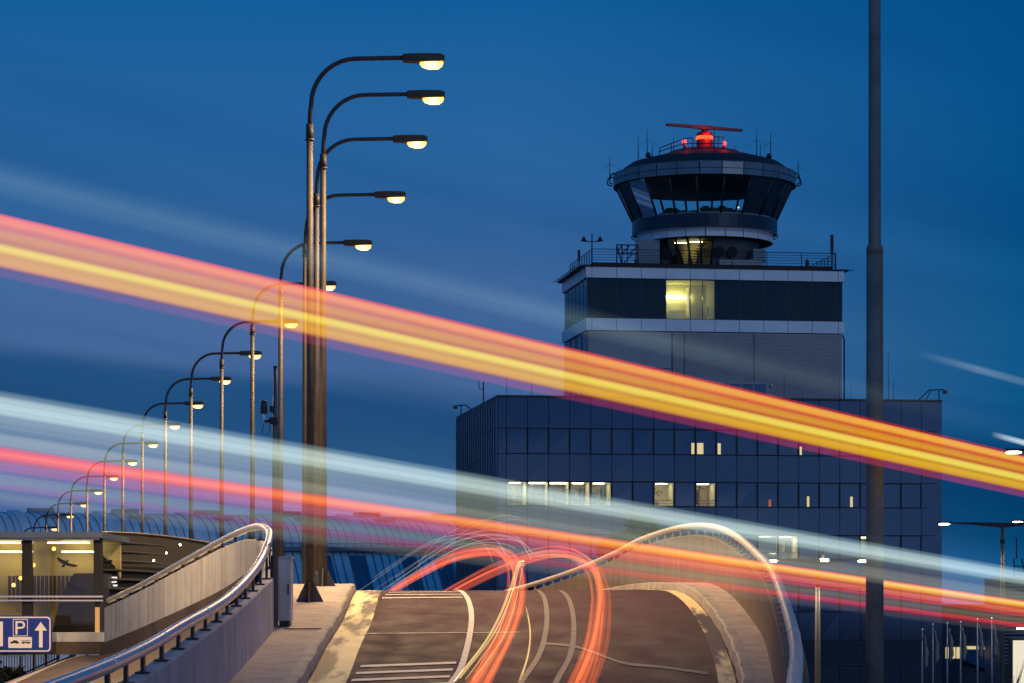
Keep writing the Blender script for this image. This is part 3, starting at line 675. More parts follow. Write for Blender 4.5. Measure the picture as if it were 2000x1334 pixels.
# ================================================================== row of arched street lamps
H = 11.95
def spot(name, loc, parent, e, col, size=150):
    l = bpy.data.lights.new(name, 'SPOT'); l.energy = e; l.color = col; l.spot_size = R(size); l.spot_blend = .5; l.shadow_soft_size = .12
    o = bpy.data.objects.new(name, l); COL.objects.link(o); o.parent = parent; o.location = loc
    return o
ORD = ['first', 'second', 'third', 'fourth', 'fifth', 'sixth', 'seventh', 'eighth', 'ninth', 'tenth', 'eleventh', 'twelfth', 'thirteenth', 'fourteenth', 'fifteenth', 'sixteenth', 'seventeenth', 'eighteenth']
def make_lamp(loc):
    root = thing('street_lamp', '', 'street lamp', loc, 'arched street lamps in a row beside the road')
    l = Vector(loc)
    Z = lambda x, z, y=0: l + Vector((x, y, z))
    zc = H - 1.58
    MB().tube([Z(0, 0), Z(0, zc)], [.098, .068], 14).build('pole', M['pole'], root)
    cl_ = MB(); cl_.tube([Z(0, zc - .2), Z(0, zc + .12)], .084, 14); cl_.tube([Z(0, zc - .24), Z(0, zc - .2)], .10, 12); cl_.build('collar', M['pole'], root)
    pts = [Z(0, zc + .1), Z(.01, zc + .4), Z(.03, zc + .55)]
    for a in range(10, 91, 10): pts.append(Z(.03 + .99 * (1 - math.cos(R(a))), zc + .55 + 1.0 * math.sin(R(a))))
    pts.append(Z(2.08, H - .02 + .01))
    MB().tube(pts, .05, 10).build('arm', M['pole'], root)
    hd = MB()
    hd.rings([[Z(x, H - .02 + zz_, yy) for yy, zz_ in ((-w, -h * .5), (-w * .8, h * .5), (w * .8, h * .5), (w, -h * .5))] for x, w, h in ((2.02, .07, .13), (2.05, .10, .17), (2.45, .15, .19), (2.85, .16, .17), (2.94, .10, .10))], True, True, False)
    h_ = hd.build('lamp_head', M['brownmetal'], root)
    ln = MB().rings([[Z(x, H - .095 - d, yy) for yy, d in [(w * math.cos(R(a)), dd * math.sin(R(a))) for a in range(0, 181, 30)]] for x, w, dd in ((2.40, .06, .06), (2.45, .12, .13), (2.6, .135, .175), (2.8, .13, .17), (2.89, .10, .10), (2.91, .05, .04))], True, True, True)
    ln.build('lens', M['sodium'], h_)
    ft = MB(); ft.box(l.x - .33, l.x + .33, l.y - .33, l.y + .33, l.z - .25, l.z + .02)
    for sx in (1, -1):
        ft.prism([(sx * .09, .02), (sx * .31, .02), (sx * .30, .08), (sx * .09, .52)], lambda a, b2, t: Vector((l.x + a, l.y + t, l.z + b2)), -.015, .015)
        ft.prism([(sx * .09, .02), (sx * .31, .02), (sx * .30, .08), (sx * .09, .52)], lambda a, b2, t: Vector((l.x + t, l.y + a, l.z + b2)), -.015, .015)
    ft.build('base_plate', pbr('base_steel', (.07, .08, .09), .5, .4, var=.2), root)
    spot('lamp_light', (2.65, 0, H - .34), root, 3700, (1.0, .63, .28))
    return root
def lampD(i, y):
    if i == 0: return 62.0
    if i == 1: return 68.6
    # lamp tops follow the road, which drops 4 % beyond the crest
    return (14.6 + .04 * 75 - CZ) / ((HZ - y) / F + .04)
LP = [(605, 112), (631, 183), (618, 270), (596, 379), (548, 473), (493, 553), (433, 627), (373, 689), (323, 739), (278, 787), (240, 828), (204, 865), (170, 900), (138.5, 930), (113, 958), (90, 983), (66, 1005), (40, 1030)]
lamp0 = None
for i, (px, py) in enumerate(LP):
    D = lampD(i, py); p = P(px, py, D); loc = (p.x, p.y, p.z - H)
    if i == 0: lamp0 = make_lamp(loc); r = lamp0
    else: r = dup(lamp0, loc)
    r['label'] = ('tallest arched street lamp with lit sodium head, nearest of the row, beside the cabinet' if i == 0 else
                  'arched street lamp with lit sodium head, last and smallest of the row' if i == 17 else
                  'arched street lamp with lit sodium head, %s from the near end of the row' % ORD[i])

p = P(-330, 1200, 66)
r = dup(lamp0, (p.x, 66.0, -1.2)); r['label'] = 'arched street lamp over the parking ramp, outside the photo beyond the glass shelter'
for ch in r.children:
    if ch.type == 'LIGHT': ch.data = ch.data.copy(); ch.data.energy = 7500; ch.data.spot_size = R(165)

# tall thick pole in front, right, standing beyond the passing lights
tp0 = Vector((4.08, 32.0, -.1))
tpole = thing('tall_lamp_post', 'tall stepped grey steel post running past the top of the photo, beside tower', 'lamp post', tuple(tp0))
zs = P(1705, 492, 32).z
MB().tube([tp0, (tp0.x, 32, zs)], [.104, .093], 20).build('lower_shaft', M['greypole'], tpole)
MB().tube([(tp0.x, 32, zs - .02), (tp0.x, 32, zs + .05), (tp0.x, 32, zs + .09), (tp0.x, 32, 11.6)], [.096, .092, .071, .064], 20).build('upper_shaft', M['greypole'], tpole)
MB().tube([(tp0.x, 32, 11.6), (tp0.x - .05, 32, 12.0), (tp0.x - .5, 32, 12.4), (tp0.x - 2.0, 32, 12.45)], .05, 10).build('arm', M['pole'], tpole)
hd = MB(); hd.box(tp0.x - 2.9, tp0.x - 1.95, 31.85, 32.15, 12.38, 12.54); h_ = hd.build('lamp_head', M['brownmetal'], tpole)
hd = MB(); hd.box(tp0.x - 2.85, tp0.x - 2.35, 31.88, 32.12, 12.31, 12.378); hd.build('lens', M['sodium'], h_)

# ================================================================== tower building
A0 = Vector((-1.02, 203.0, 0)); U = Vector((1, .148, 0)).normalized(); V = Vector((-.148, 1, 0)).normalized()
def bp(s, t, z): return A0 + U * s + V * t + Vector((0, 0, z))
ob = thing('office_block', 'dark glass office block of several storeys below the control tower', 'building', tuple(bp(16, 0, -4.2)))
WL, DP = 32.8, 23.0
ZT = 17.65
b = MB(); b.box(.12, WL - .12, 2.75, DP, -4.3, ZT - .15, bp)
for _z1, _z0 in [(ZT - .15, 15.36)] + [(13.46, 11.57), (9.71, 7.77), (5.95, 3.97), (2.15, .13), (-1.73, -4.3)]: b.box(.12, WL - .12, .12, 2.745, _z0, _z1, bp)
b.build('core', M['facadeseam'], ob)
b = MB(); b.box(-.03, WL + .03, -.03, DP + .03, ZT - .12, ZT + .02, bp); b.build('roof_edge', M['facadeseam'], ob)
cols = [0.0, .62] + [.62 + 1.5305 * i for i in range(1, 21)] + [WL]
# rows (top z, bottom z) seen in the photo
WT = [(15.33, 13.49), (11.54, 9.74), (7.74, 5.98), (3.94, 2.18), (.10, -1.70)]
sp = MB()
def panel(mb, s0, s1, z0, z1, g=.022):
    j = [rnd.uniform(-.0025, .0025) for _ in range(4)]
    t0 = [.0 + j[0], .0 + j[1], .0 + j[2], .0 + j[3]]
    mb.hexa([bp(s0 + g, t0[0], z0 + g), bp(s1 - g, t0[1], z0 + g), bp(s1 - g, .1, z0 + g), bp(s0 + g, .1, z0 + g),
             bp(s0 + g, t0[2], z1 - g), bp(s1 - g, t0[3], z1 - g), bp(s1 - g, .1, z1 - g), bp(s0 + g, .1, z1 - g)])
zs_ = [(ZT - .13, WT[0][0])] + [(WT[i][1], WT[i + 1][0]) for i in range(4)] + [(WT[4][1], -4.2)]
for z1, z0 in zs_:
    for s0, s1 in zip(cols, cols[1:]): panel(sp, s0, s1, z0, z1)
for z1, z0 in WT:
    panel(sp, cols[0], cols[1], z0, z1); panel(sp, cols[-2], cols[-1], z0, z1)
sp.build('spandrel_cladding', M['facade'], ob)
# side facade: glass behind close vertical fins
b = MB()
zz2 = [ZT - .13] + [z for w in WT for z in w] + [-4.2]
for z1, z0 in zip(zz2, zz2[1:]):
    b.hexa([bp(0, 0.14, z0 + .03), bp(.1, .14, z0 + .03), bp(.1, DP, z0 + .03), bp(0, DP, z0 + .03), bp(0, .14, z1 - .03), bp(.1, .14, z1 - .03), bp(.1, DP, z1 - .03), bp(0, DP, z1 - .03)])
b.build('side_glazing', M['facade'], ob)
b = MB()
for i in range(19):
    t = .3 + i * (DP - .4) / 18; b.box(-.075, -.003, t - .05, t + .05, -4.2, ZT - .14, bp)
b.build('side_fins', M['fin'], ob)
for z1, z0 in zip(zz2[1:], zz2[2:]):
    pass
# windows
lit = {(1, 0): 'lab', (1, 1): 'ceil', (1, 2): 'ceil', (1, 3): 'lab', (1, 4): 'lab', (1, 7): 'board', (1, 9): 'warm', (2, 12): 'blind', (2, 13): 'lab', (2, 17): 'ceil', (0, 8): 'dim', (0, 9): 'dim'}
slits = {(0, 8): [(.85, 1.0, 'slit', .8)], (0, 9): [(.05, .38, 'slit', .8)], (0, 10): [(.04, .2, 'slit', .8)], (0, 14): [(.0, .12, 'slit', .6)], (1, 12): [(.55, .68, 'redslit', .5)], (1, 14): [(.40, .52, 'slit', .75)], (1, 16): [(.52, .65, 'slit', .75)]}
WIN = []
for r, (z1, z0) in enumerate(WT):
    for c in range(20):
        s0, s1 = cols[1 + c], cols[2 + c]
        if r == 3 and c < 12: continue      # behind the parapet
        if r == 4 and c < 13: continue
        kind = lit.get((r, c))
        fr = MB(); g = .05
        # frame of four bars
        fr.box(s0 + .02, s0 + g + .02, .0, .12, z0 + .02, z1 - .02, bp); fr.box(s1 - g - .02, s1 - .02, .0, .12, z0 + .02, z1 - .02, bp)
        fr.box(s0 + .071, s1 - .071, .0, .12, z0 + .02, z0 + .07, bp); fr.box(s0 + .071, s1 - .071, .0, .12, z1 - .07, z1 - .02, bp)
        w = fr.build('window', M['facadeseam'], ob)
        a, d = s0 + .07, s1 - .07
        e, f_ = z0 + .07, z1 - .07
        if kind in ('lab', 'ceil', 'board', 'warm', 'blind'):
            # open room behind clear glass
            rm = MB(); dep = 2.6
            rm.quad(bp(a, dep, e), bp(d, dep, e), bp(d, dep, f_), bp(a, dep, f_))
            rm.quad(bp(a, .13, e), bp(a, dep, e), bp(a, dep, f_), bp(a, .13, f_)); rm.quad(bp(d, dep, e), bp(d, .13, e), bp(d, .13, f_), bp(d, dep, f_))
            rm.quad(bp(a, .13, e), bp(d, .13, e), bp(d, dep, e), bp(a, dep, e)); rm.quad(bp(a, dep, f_), bp(d, dep, f_), bp(d, .13, f_), bp(a, .13, f_))
            rm.build('room', M['room'] if kind != 'warm' else M['wood'] if False else M['room'], w)
            li = MB()
            if kind == 'ceil': li.box(a + .1, d - .1, .4, .5, f_ - .1, f_ - .05, bp); li.build('ceiling_light', M['tube'], w)
            else: li.box(a + .3, d - .3, .9, 1.15, f_ - .06, f_ - .02, bp); li.build('ceiling_light', M['tube'] if kind in ('lab', 'board') else M['tube'] if kind == 'warm' else M['tube'], w)
            fu = MB()
            if kind == 'lab':
                fu.box(a + .25, a + .6, 1.6, 2.0, e, e + 1.1, bp); fu.box(d - .35, d - .1, 1.8, 2.3, e + .4, f_ - .3, bp); fu.box(a + .5, d - .4, 1.2, 1.3, e + .15, e + .5, bp)
                fu.build('furniture', M['cab'], w)
            elif kind == 'ceil':
                fu.box(a + .1, a + .5, 1.2, 2.4, e, e + 1.25, bp); fu.box(a + .7, d - .1, 1.4, 2.4, e, e + .9, bp); fu.build('furniture', M['cab'], w)
            elif kind == 'board':
                for _ in range(7):
                    x = rnd.uniform(a + .2, d - .4); z = rnd.uniform(e + .6, f_ - .5); fu.box(x, x + .14, 2.55, 2.58, z, z + .2, bp)
                fu.box(a + .1, a + .5, 1.0, 1.4, e, e + .35, bp); fu.build('furniture', M['wood'], w)
            elif kind == 'warm':
                fu.box(a + .3, a + .42, .6, 2.2, e + .2, f_ - .2, bp); fu.box(a + .7, d - .05, 2.2, 2.5, e, f_ - .3, bp); fu.build('furniture', M['wood'], w)
            elif kind == 'blind':
                fu.box(a + .02, d - .02, .2, .22, e + .02, f_ - .05, bp); fu.build('blind', pbr('blind_cloth', (.7, .68, .6), .9, var=.05), w)
            rl_ = MB(); rl_.box(a, d, .14, .16, e + .38, e + .41, bp); rl_.box(a, d, .14, .16, e + .18, e + .2, bp); rl_.build('guard_bar', M['dark'], w)
            pn = MB(); pn.box(a, d, .05, .065, e, f_, bp); pn.build('pane', M['clear'], w)
        else:
            j = [rnd.uniform(-.003, .003) for _ in range(4)]
            pn = MB(); pn.hexa([bp(a, .05 + j[0], e), bp(d, .05 + j[1], e), bp(d, .1, e), bp(a, .1, e), bp(a, .05 + j[2], f_), bp(d, .05 + j[3], f_), bp(d, .1, f_), bp(a, .1, f_)])
            pn.build('pane', M['darkpane'], w)
        if kind == 'blind':
            pass
        for k, (x0, x1, mt, hh) in enumerate(slits.get((r, c), [])):
            ww = d - a
            q_ = MB(); q_.box(a + ww * x0, a + ww * x1, .030, .045, e, e + hh, bp); q_.build('light_slit', M[mt], w)
# lit blind gets its own lamp behind through the room light; roof cameras
def roof_camera(s, sgn, t=0.3):
    b = MB()
    if sgn > 0:
        b.tube([bp(s - 1.9, t, ZT), bp(s - 1.1, t, ZT + .75), bp(s, t, ZT + .8)], .045, 6); b.bar(bp(s - .35, t, ZT), bp(s - .35, t, ZT + .8), .04)
        b.bar(bp(s - 1.35, t, ZT), bp(s - .95, t, ZT + .72), .03); b.box(s - .05, s + .25, t - .1, t + .1, ZT + .5, ZT + .72, bp); b.bar(bp(s + .1, t, ZT + .8), bp(s + .1, t, ZT + .6), .04)
    else:
        b.tube([bp(s + 1.2, t, ZT + .4), bp(s + .7, t, ZT + .75), bp(s, t, ZT + .7)], .045, 6); b.bar(bp(s + .35, t, ZT), bp(s + .35, t, ZT + .72), .04)
        b.box(s - .25, s + .05, t - .1, t + .1, ZT + .45, ZT + .7, bp)
    return b
roof_camera(WL + .2, 1).build('roof_camera', M['dark'], ob)
roof_camera(-.4, -1, 20).build('roof_camera', M['dark'], ob)
b = MB(); mst = bp(.9, 14.0, ZT); b.bar(mst, mst + Vector((0, 0, 2.1)), .05); b.bar(mst + Vector((-.35, 0, 1.6)), mst + Vector((-.35, 0, 2.15)), .03); b.bar(mst + Vector((-.35, 0, 1.6)), mst + Vector((0, 0, 1.5)), .03)
b.build('roof_mast', M['dark'], ob)
for s, t, h in ((29.9, 4, 3.9), (30.3, 4, 1.8), (26.4, 5, 2.2), (27.3, 5, 1.6), (22.2, 5, 2.3), (23.6, 5, 1.2), (4.0, 10, 2.9), (2.4, 12, 2.7), (6.4, 10, 2.3)):
    MB().tube([bp(s, t, ZT - .1), bp(s, t, ZT + h * .5), bp(s, t, ZT + h)], [.022, .018, .010], 6).build('roof_antenna', M['dark'], ob)

# ---- control tower above it
T0 = A0 + U * 7.52 + V * 6.0
def tp_(s, t, z): return T0 + U * s + V * t + Vector((0, 0, z))
TW, TD = 19.4, 10.5
tw = thing('control_tower', 'airport control tower with flared round glass cab and red beacon on its roof', 'control tower', tuple(tp_(9, 5, ZT)))
b = MB(); b.box(.05, TW - .05, .05, TD, ZT - 1.2, 22.95, tp_); b.build('shaft', M['clad'], tw)
b = MB()      # corrugated ribs on the right part of the shaft, flat panels on the left
n = 56
for i in range(n):
    z0 = ZT - .4 + i * (22.9 - ZT + .4) / n; b.box(6.45, TW - .06, .0, .05, z0, z0 + .06, tp_)
b.build('corrugation', M['clad'], tw)
b = MB()
for s in (.0, 6.38, 7.30, 12.6): b.box(s + (.02 if s == 0 else 0), s + .06, -.01, .049, ZT - .6, 22.94, tp_)
b.box(.02, 6.38, -.008, .049, 20.2, 20.24, tp_)
for t in (2.5, 5, 7.5): b.box(.0, .049, t, t + .05, ZT - .6, 22.94, tp_)
b.build('panel_seams', M['facadeseam'], tw)
wf = MB(); wf.box(9.75, 13.6, -.09, -.011, 19.15, 19.28, tp_); wf.box(9.75, 13.6, -.09, -.011, ZT - .4, ZT - .2, tp_)
for s in (9.75, 10.6, 11.55, 12.5, 13.5): wf.box(s, s + .1, -.088, -.011, ZT - .2, 19.149, tp_)
w = wf.build('window', M['fin'], tw)
b = MB(); b.box(9.86, 13.49, -.03, -.012, ZT - .2, 19.14, tp_); b.build('pane', M['darkpane'], w)
MB().lathe(tp_(13.95, -.15, 19.05), [(.001, -.1), (.1, -.05), (.1, .05), (.001, .1)], 8).build('wall_lamp', M['white'], tw)
MB().tube([tp_(TW + .02, .1, 22.9), tp_(TW + .16, .1, 22.6), tp_(TW + .16, .1, ZT - .2)], .06, 8).build('downpipe', M['dark'], tw)
# white bands with panel seams
def band(z0, z1, ext, name):
    bb = MB(); ss = [-ext, .0] + [.03 + 1.855 * i for i in range(1, 10)] + [TW - .55, TW + ext]
    ss = [-ext, .35] + [.35 + 1.855 * i for i in range(1, 10)] + [TW - .35, TW + ext]
    for s0, s1 in zip(ss, ss[1:]): bb.box(s0 + .02, s1 - .02, -ext, -ext + .12, z0, z1, tp_)
    ts = [-ext + .14 + (TD + ext) / 6 * i for i in range(7)]
    for t0, t1 in zip(ts, ts[1:]):
        bb.box(-ext, -ext + .12, t0 + .02, t1 - .02, z0, z1, tp_); bb.box(TW + ext - .12, TW + ext, t0 + .02, t1 - .02, z0, z1, tp_)
    o = bb.build(name, M['white'], tw)
    i_ = MB(); i_.box(-ext + .06, TW + ext - .06, -ext + .06, TD + ext, z0 + .02, z1 - .02, tp_); i_.build('band_backing', M['facadeseam'], o)
band(26.88, 27.66, .12, 'white_band'); band(23.0, 23.88, .12, 'white_band')
# glazed storey
b = MB(); b.box(.05, TW - .05, 3.8, TD - .3, 23.89, 26.87, tp_); b.build('inner_core', M['navy'], tw)
b = MB(); b.box(.0, TW, .0, TD, 23.83, 23.93, tp_); b.box(.0, TW, .0, TD, 26.83, 26.9, tp_); b.build('floor_slabs', M['facadeseam'], tw)
ms = [.0, .35, 2.2, 4.06, 5.915, 7.77, 8.70, 9.62, 11.48, 13.33, 15.19, 17.04, 18.88, TW]
for i, (s0, s1) in enumerate(zip(ms, ms[1:])):
    fr = MB(); fr.box(s0, s0 + .05, .0, .1, 23.94, 26.82, tp_)
    w = fr.build('window', M['facadeseam'], tw)
    pn = MB(); litp = i in (4, 5, 6)
    pn.box(s0 + .055, s1 - .005, .03, .045, 23.94, 26.82, tp_); pn.build('pane', M['clear'] if litp else M['towerpane'], w)
for j in range(6):
    t0 = .15 + j * (TD - .4) / 6; t1 = t0 + (TD - .4) / 6
    fr = MB(); fr.box(.0, .1, t0, t0 + .06, 23.94, 26.82, tp_); w = fr.build('window', M['fin'], tw)
    pn = MB(); pn.box(.03, .045, t0 + .065, t1 - .005, 23.94, 26.82, tp_); pn.build('pane', M['towerpane'], w)
    fr = MB(); fr.box(TW - .1, TW, t0, t0 + .06, 23.94, 26.82, tp_); w = fr.build('window', M['fin'], tw)
    pn = MB(); pn.box(TW - .045, TW - .03, t0 + .065, t1 - .005, 23.94, 26.82, tp_); pn.build('pane', M['towerpane'], w)
rm = MB(); s0, s1, dep = 5.95, 9.6, 2.8
rm.quad(tp_(s0, dep, 23.94), tp_(s1, dep, 23.94), tp_(s1, dep, 26.8), tp_(s0, dep, 26.8)); rm.quad(tp_(s0, .1, 23.94), tp_(s0, dep, 23.94), tp_(s0, dep, 26.8), tp_(s0, .1, 26.8)); rm.quad(tp_(s1, dep, 23.94), tp_(s1, .1, 23.94), tp_(s1, .1, 26.8), tp_(s1, dep, 26.8))
rm.quad(tp_(s0, .1, 26.8), tp_(s1, .1, 26.8), tp_(s1, dep, 26.8), tp_(s0, dep, 26.8)); rm.quad(tp_(s0, .1, 23.95), tp_(s1, .1, 23.95), tp_(s1, dep, 23.95), tp_(s0, dep, 23.95))
rm = rm.build('lit_room', pbr('yellow_room', (.62, .60, .34), .8, var=.06), tw)
b = MB(); b.box(s0 + .55, s0 + 1.75, 2.5, 2.7, 25.75, 25.95, tp_); b.build('wall_light', M['yellowtube'], rm)
b = MB(); b.box(s0 + 2.0, s0 + 2.4, 2.55, 2.7, 25.7, 25.9, tp_); b.build('wall_light', M['yellowtube'], rm)
b = MB(); b.box(s0 + .1, s0 + .35, 1.8, 2.7, 24.2, 26.2, tp_); b.box(s0 + .65, s0 + 1.75, 2.0, 2.7, 23.96, 24.75, tp_); b.box(s0 + 2.05, s0 + 2.12, 1.5, 2.7, 23.96, 26.5, tp_); b.build('furniture', M['room'], rm)
b = MB(); b.box(s0 + 3.35, s0 + 3.42, 1.0, 1.05, 24.7, 24.95, tp_); b.bar(tp_(s0 + 3.3, 1, 24.0), tp_(s0 + 3.36, 1, 24.8), .02); b.build('door_handle', M['dark'], rm)
# roof deck
b = MB(); b.box(-.45, TW + .45, -.2, TD + .3, 27.68, 27.80, tp_); b.build('roof_edge', M['roofdark'], tw)
b = MB(); b.box(.6, TW - .6, .8, TD - .6, 27.80, 28.1, tp_); b.build('roof_deck', M['roofdark'], tw)
b = MB()
for i in range(9): b.bar(tp_(-.4, .2 + i * 1.1, 27.72), tp_(-1.0, .2 + i * 1.1, 27.6), .025)
b.bar(tp_(-.95, -.3, 27.6), tp_(-.95, TD, 27.6), .02); b.bar(tp_(TW + .4, .5, 27.74), tp_(TW + 1.0, .5, 27.85), .03); b.build('eaves_brackets', M['dark'], tw)
def rail_line(a, c, name='deck_railing', step=1.7, h=1.25, lines=6, base=27.85):
    mb = MB(); a = Vector(a); c = Vector(c); L_ = (c - a).length; k = max(2, int(L_ / step))
    for i in range(k + 1):
        p = a.lerp(c, i / k); mb.bar(p, p + Vector((0, 0, h)), .03)
    for i in range(lines): mb.bar(a + Vector((0, 0, h * (i + 1) / lines)), c + Vector((0, 0, h * (i + 1) / lines)), .017 if i < lines - 1 else .03)
    mb.build(name, M['dark'], tw)
rail_line(tp_(.45, .4, 27.85), tp_(TW - .4, .4, 27.85), h=1.2, lines=6, step=2.6)
rail_line(tp_(.45, .55, 27.85), tp_(.45, TD - .3, 27.85), h=1.2, step=1.0)
rail_line(tp_(TW - .4, .55, 27.85), tp_(TW - .4, TD - .3, 27.85), h=1.2, step=1.0)
def whip(p, h, r=.035, name='antenna', cross=False):
    p = Vector(p); mb = MB(); mb.tube([p, p + Vector((0, 0, h * .35)), p + Vector((0, 0, h))], [r, r * .8, r * .35], 6)
    if cross:
        for a in (20, 140, 260):
            d = Vector((math.cos(R(a)), math.sin(R(a)), -.45)) * .9; mb.bar(p + Vector((0, 0, h * .62)), p + Vector((0, 0, h * .62)) + d, .009)
    mb.build(name, M['dark'], tw)
an = tp_(.5, .75, 27.9)
mb = MB(); mb.bar(an, an + Vector((0, 0, 2.3)), .05)
for d in (-1, 1):
    mb.bar(an + Vector((0, 0, 1.75)), an + Vector((d * .62, 0, 1.75)), .035)
    mb.lathe(an + Vector((d * .6, 0, 1.72)), [(.03, 0), (.22, .06), (.20, .12), (.02, .42)], 8)
mb.build('wind_mast', M['dark'], tw)
mb = MB(); q = tp_(.6, 7.0, 27.9); mb.bar(q, q + Vector((0, 0, 1.9)), .04); mb.box(q.x - .1, q.x + .1, q.y - .1, q.y + .1, q.z + 1.1, q.z + 1.9); mb.build('panel_antenna', M['dark'], tw)
mb = MB(); q = tp_(TW - .6, .8, 27.9); mb.bar(q, q + Vector((0, 0, 2.6)), .05); mb.box(q.x - .12, q.x + .12, q.y - .1, q.y + .1, q.z + 1.2, q.z + 2.6); mb.build('panel_antenna', M['dark'], tw)
mb = MB(); q = tp_(TW - .8, 7.5, 27.9); mb.bar(q, q + Vector((0, 0, 1.6)), .05); mb.box(q.x - .14, q.x + .14, q.y - .1, q.y + .1, q.z + .95, q.z + 1.5); mb.build('panel_antenna', M['dark'], tw)
mb = MB()      # truss frame
q = tp_(2.45, 1.2, 28.0)
def q_(x, z): return q + U * x + Vector((0, 0, z))
for a, c in (((0, 0), (0, 1.5)), ((0, 1.5), (1.6, 1.5)), ((0, .85), (1.6, .85)), ((0, 1.5), (.4, 0)), ((.4, 0), (.4, 1.5)), ((.4, 0), (1.2, .85)), ((0, .85), (.4, 1.5)), ((.4, .85), (1.0, 1.5)), ((1.0, .9), (1.6, 1.4)), ((.8, 1.5), (.8, .85)), ((1.6, 0), (1.6, 1.5))): mb.bar(q_(*a), q_(*c), .045)
mb.build('truss_frame', M['dark'], tw)
q = P(1243, 1200, 213.2); b = MB(); b.box(q.x, q.x + 1.75, 213.2, 216, 28.0, 30.11); b.build('stair_box', M['clad'], tw)
q = P(1471, 1200, 214); ac = MB(); ac.box(q.x, q.x + .95, 214, 215, 28.6, 29.5); ac.box(q.x + .05, q.x + .12, 214.1, 214.2, 27.9, 28.59); ac.box(q.x + .8, q.x + .87, 214.1, 214.2, 27.9, 28.59); ac.build('air_unit', M['clad'], tw)
ac = MB(); ac.box(10.3, 13.6, 1.4, 2.2, 28.1, 28.6, tp_); ac.build('duct', M['clad'], tw)
ac = MB(); ac.box(6.0, 6.5, 1.6, 2.0, 28.1, 28.5, tp_); ac.build('roof_box', M['dark'], tw)
ac = MB(); ac.box(3.9, 4.05, 1.6, 1.8, 28.1, 28.5, tp_); ac.build('roof_box', M['dark'], tw)

# cab
Cc = P(1376, 1200, 216.5); Cc.z = 0
def ring_panels(mb, r, z0, z1, n, gap=.012, thick=.08, r1=None, rot=0.0):
    r1 = r if r1 is None else r1
    for i in range(n):
        a0_ = 2 * math.pi * (i + gap * 2) / n + rot; a1_ = 2 * math.pi * (i + 1 - gap * 2) / n + rot
        def c(a, rr_, z): return Vector((Cc.x + rr_ * math.cos(a), Cc.y + rr_ * math.sin(a), z))
        mb.hexa([c(a0_, r, z0), c(a1_, r, z0), c(a1_, r - thick, z0), c(a0_, r - thick, z0), c(a0_, r1, z1), c(a1_, r1, z1), c(a1_, r1 - thick, z1), c(a0_, r1 - thick, z1)])
# neck: inverted cone with a lit glazed part to the front
def cone_seg(a0_, a1_, r0, r1, z0, z1, n, mat, name, par=None, inset=0.0):
    mb = MB(); rr = []
    for i in range(n + 1):
        a = R(a0_ + (a1_ - a0_) * i / n); rr.append([Vector((Cc.x + (r0 - inset) * math.cos(a), Cc.y + (r0 - inset) * math.sin(a), z0)), Vector((Cc.x + (r1 - inset) * math.cos(a), Cc.y + (r1 - inset) * math.sin(a), z1))])
    mb.rings(rr, False, False, False); return mb.build(name, mat, par or tw)
NZ0, NZ1 = 28.05, 30.12
cone_seg(-85, 222, 3.0, 4.2, NZ0, NZ1, 40, M['clad'], 'neck_wall')
cone_seg(222, 275, 3.0, 4.2, NZ0, NZ1, 6, M['clear'], 'neck_glass')
mb = MB()
for a in (222, 235, 248, 262, 275):
    ca, sa = math.cos(R(a)), math.sin(R(a)); mb.bar((Cc.x + 3.0 * ca, Cc.y + 3.0 * sa, NZ0), (Cc.x + 4.2 * ca, Cc.y + 4.2 * sa, NZ1), .085)
mb.build('neck_strut', M['dark'], tw)
nr = MB(); nr.lathe(Cc, [(2.0, NZ0), (2.0, NZ1)], 20, False); core = nr.build('stair_core', pbr('stair_core', (.62, .50, .26), .8, var=.15, scale=1.2), tw)
sb = MB()
for i in range(9):
    a = R(246 + i * 2.2); z = NZ0 + .25 + i * .2; x, y = Cc.x + 2.35 * math.cos(a), Cc.y + 2.35 * math.sin(a); sb.box(x - .32, x + .32, y - .15, y + .1, z, z + .05)
sb.bar((Cc.x - .95, Cc.y - 2.45, NZ0), (Cc.x - .2, Cc.y - 2.5, NZ1 - .1), .05); sb.bar((Cc.x - 1.35, Cc.y - 2.3, NZ0), (Cc.x - 1.3, Cc.y - 2.3, NZ1), .07)
sb.build('spiral_stair', M['dark'], tw)
for a in (231, 255):
    x, y = Cc.x + 3.0 * math.cos(R(a)), Cc.y + 3.0 * math.sin(R(a)); lb = MB(); lb.box(x - .5, x + .4, y - .06, y + .06, NZ1 - .18, NZ1 - .12); lb.build('ceiling_light', M['yellowtube'], tw)
for a in (283, 299):
    ca, sa = math.cos(R(a)), math.sin(R(a)); c = Vector((Cc.x + 3.72 * ca, Cc.y + 3.72 * sa, 29.15)); nrm = Vector((ca, sa, -.55)).normalized()
    vb = MB(); vb.tube([c - nrm * .1, c + nrm * .09, c + nrm * .1], [.44, .44, .36], 18); vb.build('round_vent', M['roofdark'], tw)
fl = MB(); fl.lathe(Cc, [(4.9, NZ1 - .02), (5.1, NZ1 + .02)], 40); fl.build('gallery_floor', M['roofdark'], tw)
b = MB(); ring_panels(b, 5.22, NZ1 + .02, 30.80, 22, rot=.09); b.build('gallery_band', M['white'], tw)
b = MB(); b.lathe(Cc, [(5.1, NZ1 + .03), (5.1, 30.8)], 40); b.build('gallery_backing', M['facadeseam'], tw)
b = MB(); b.lathe(Cc, [(5.2, 30.82), (5.52, 30.84), (5.52, 31.78), (5.46, 31.8)], 48, False); b.build('cab_skirt', M['navy'], tw)
rbm = MB(); rbm.tube([Cc + Vector((5.56 * math.cos(R(a)), 5.56 * math.sin(R(a)), 30.72)) for a in range(0, 361, 8)], .045, 6); rbm.build('skirt_rail', M['fin'], tw)
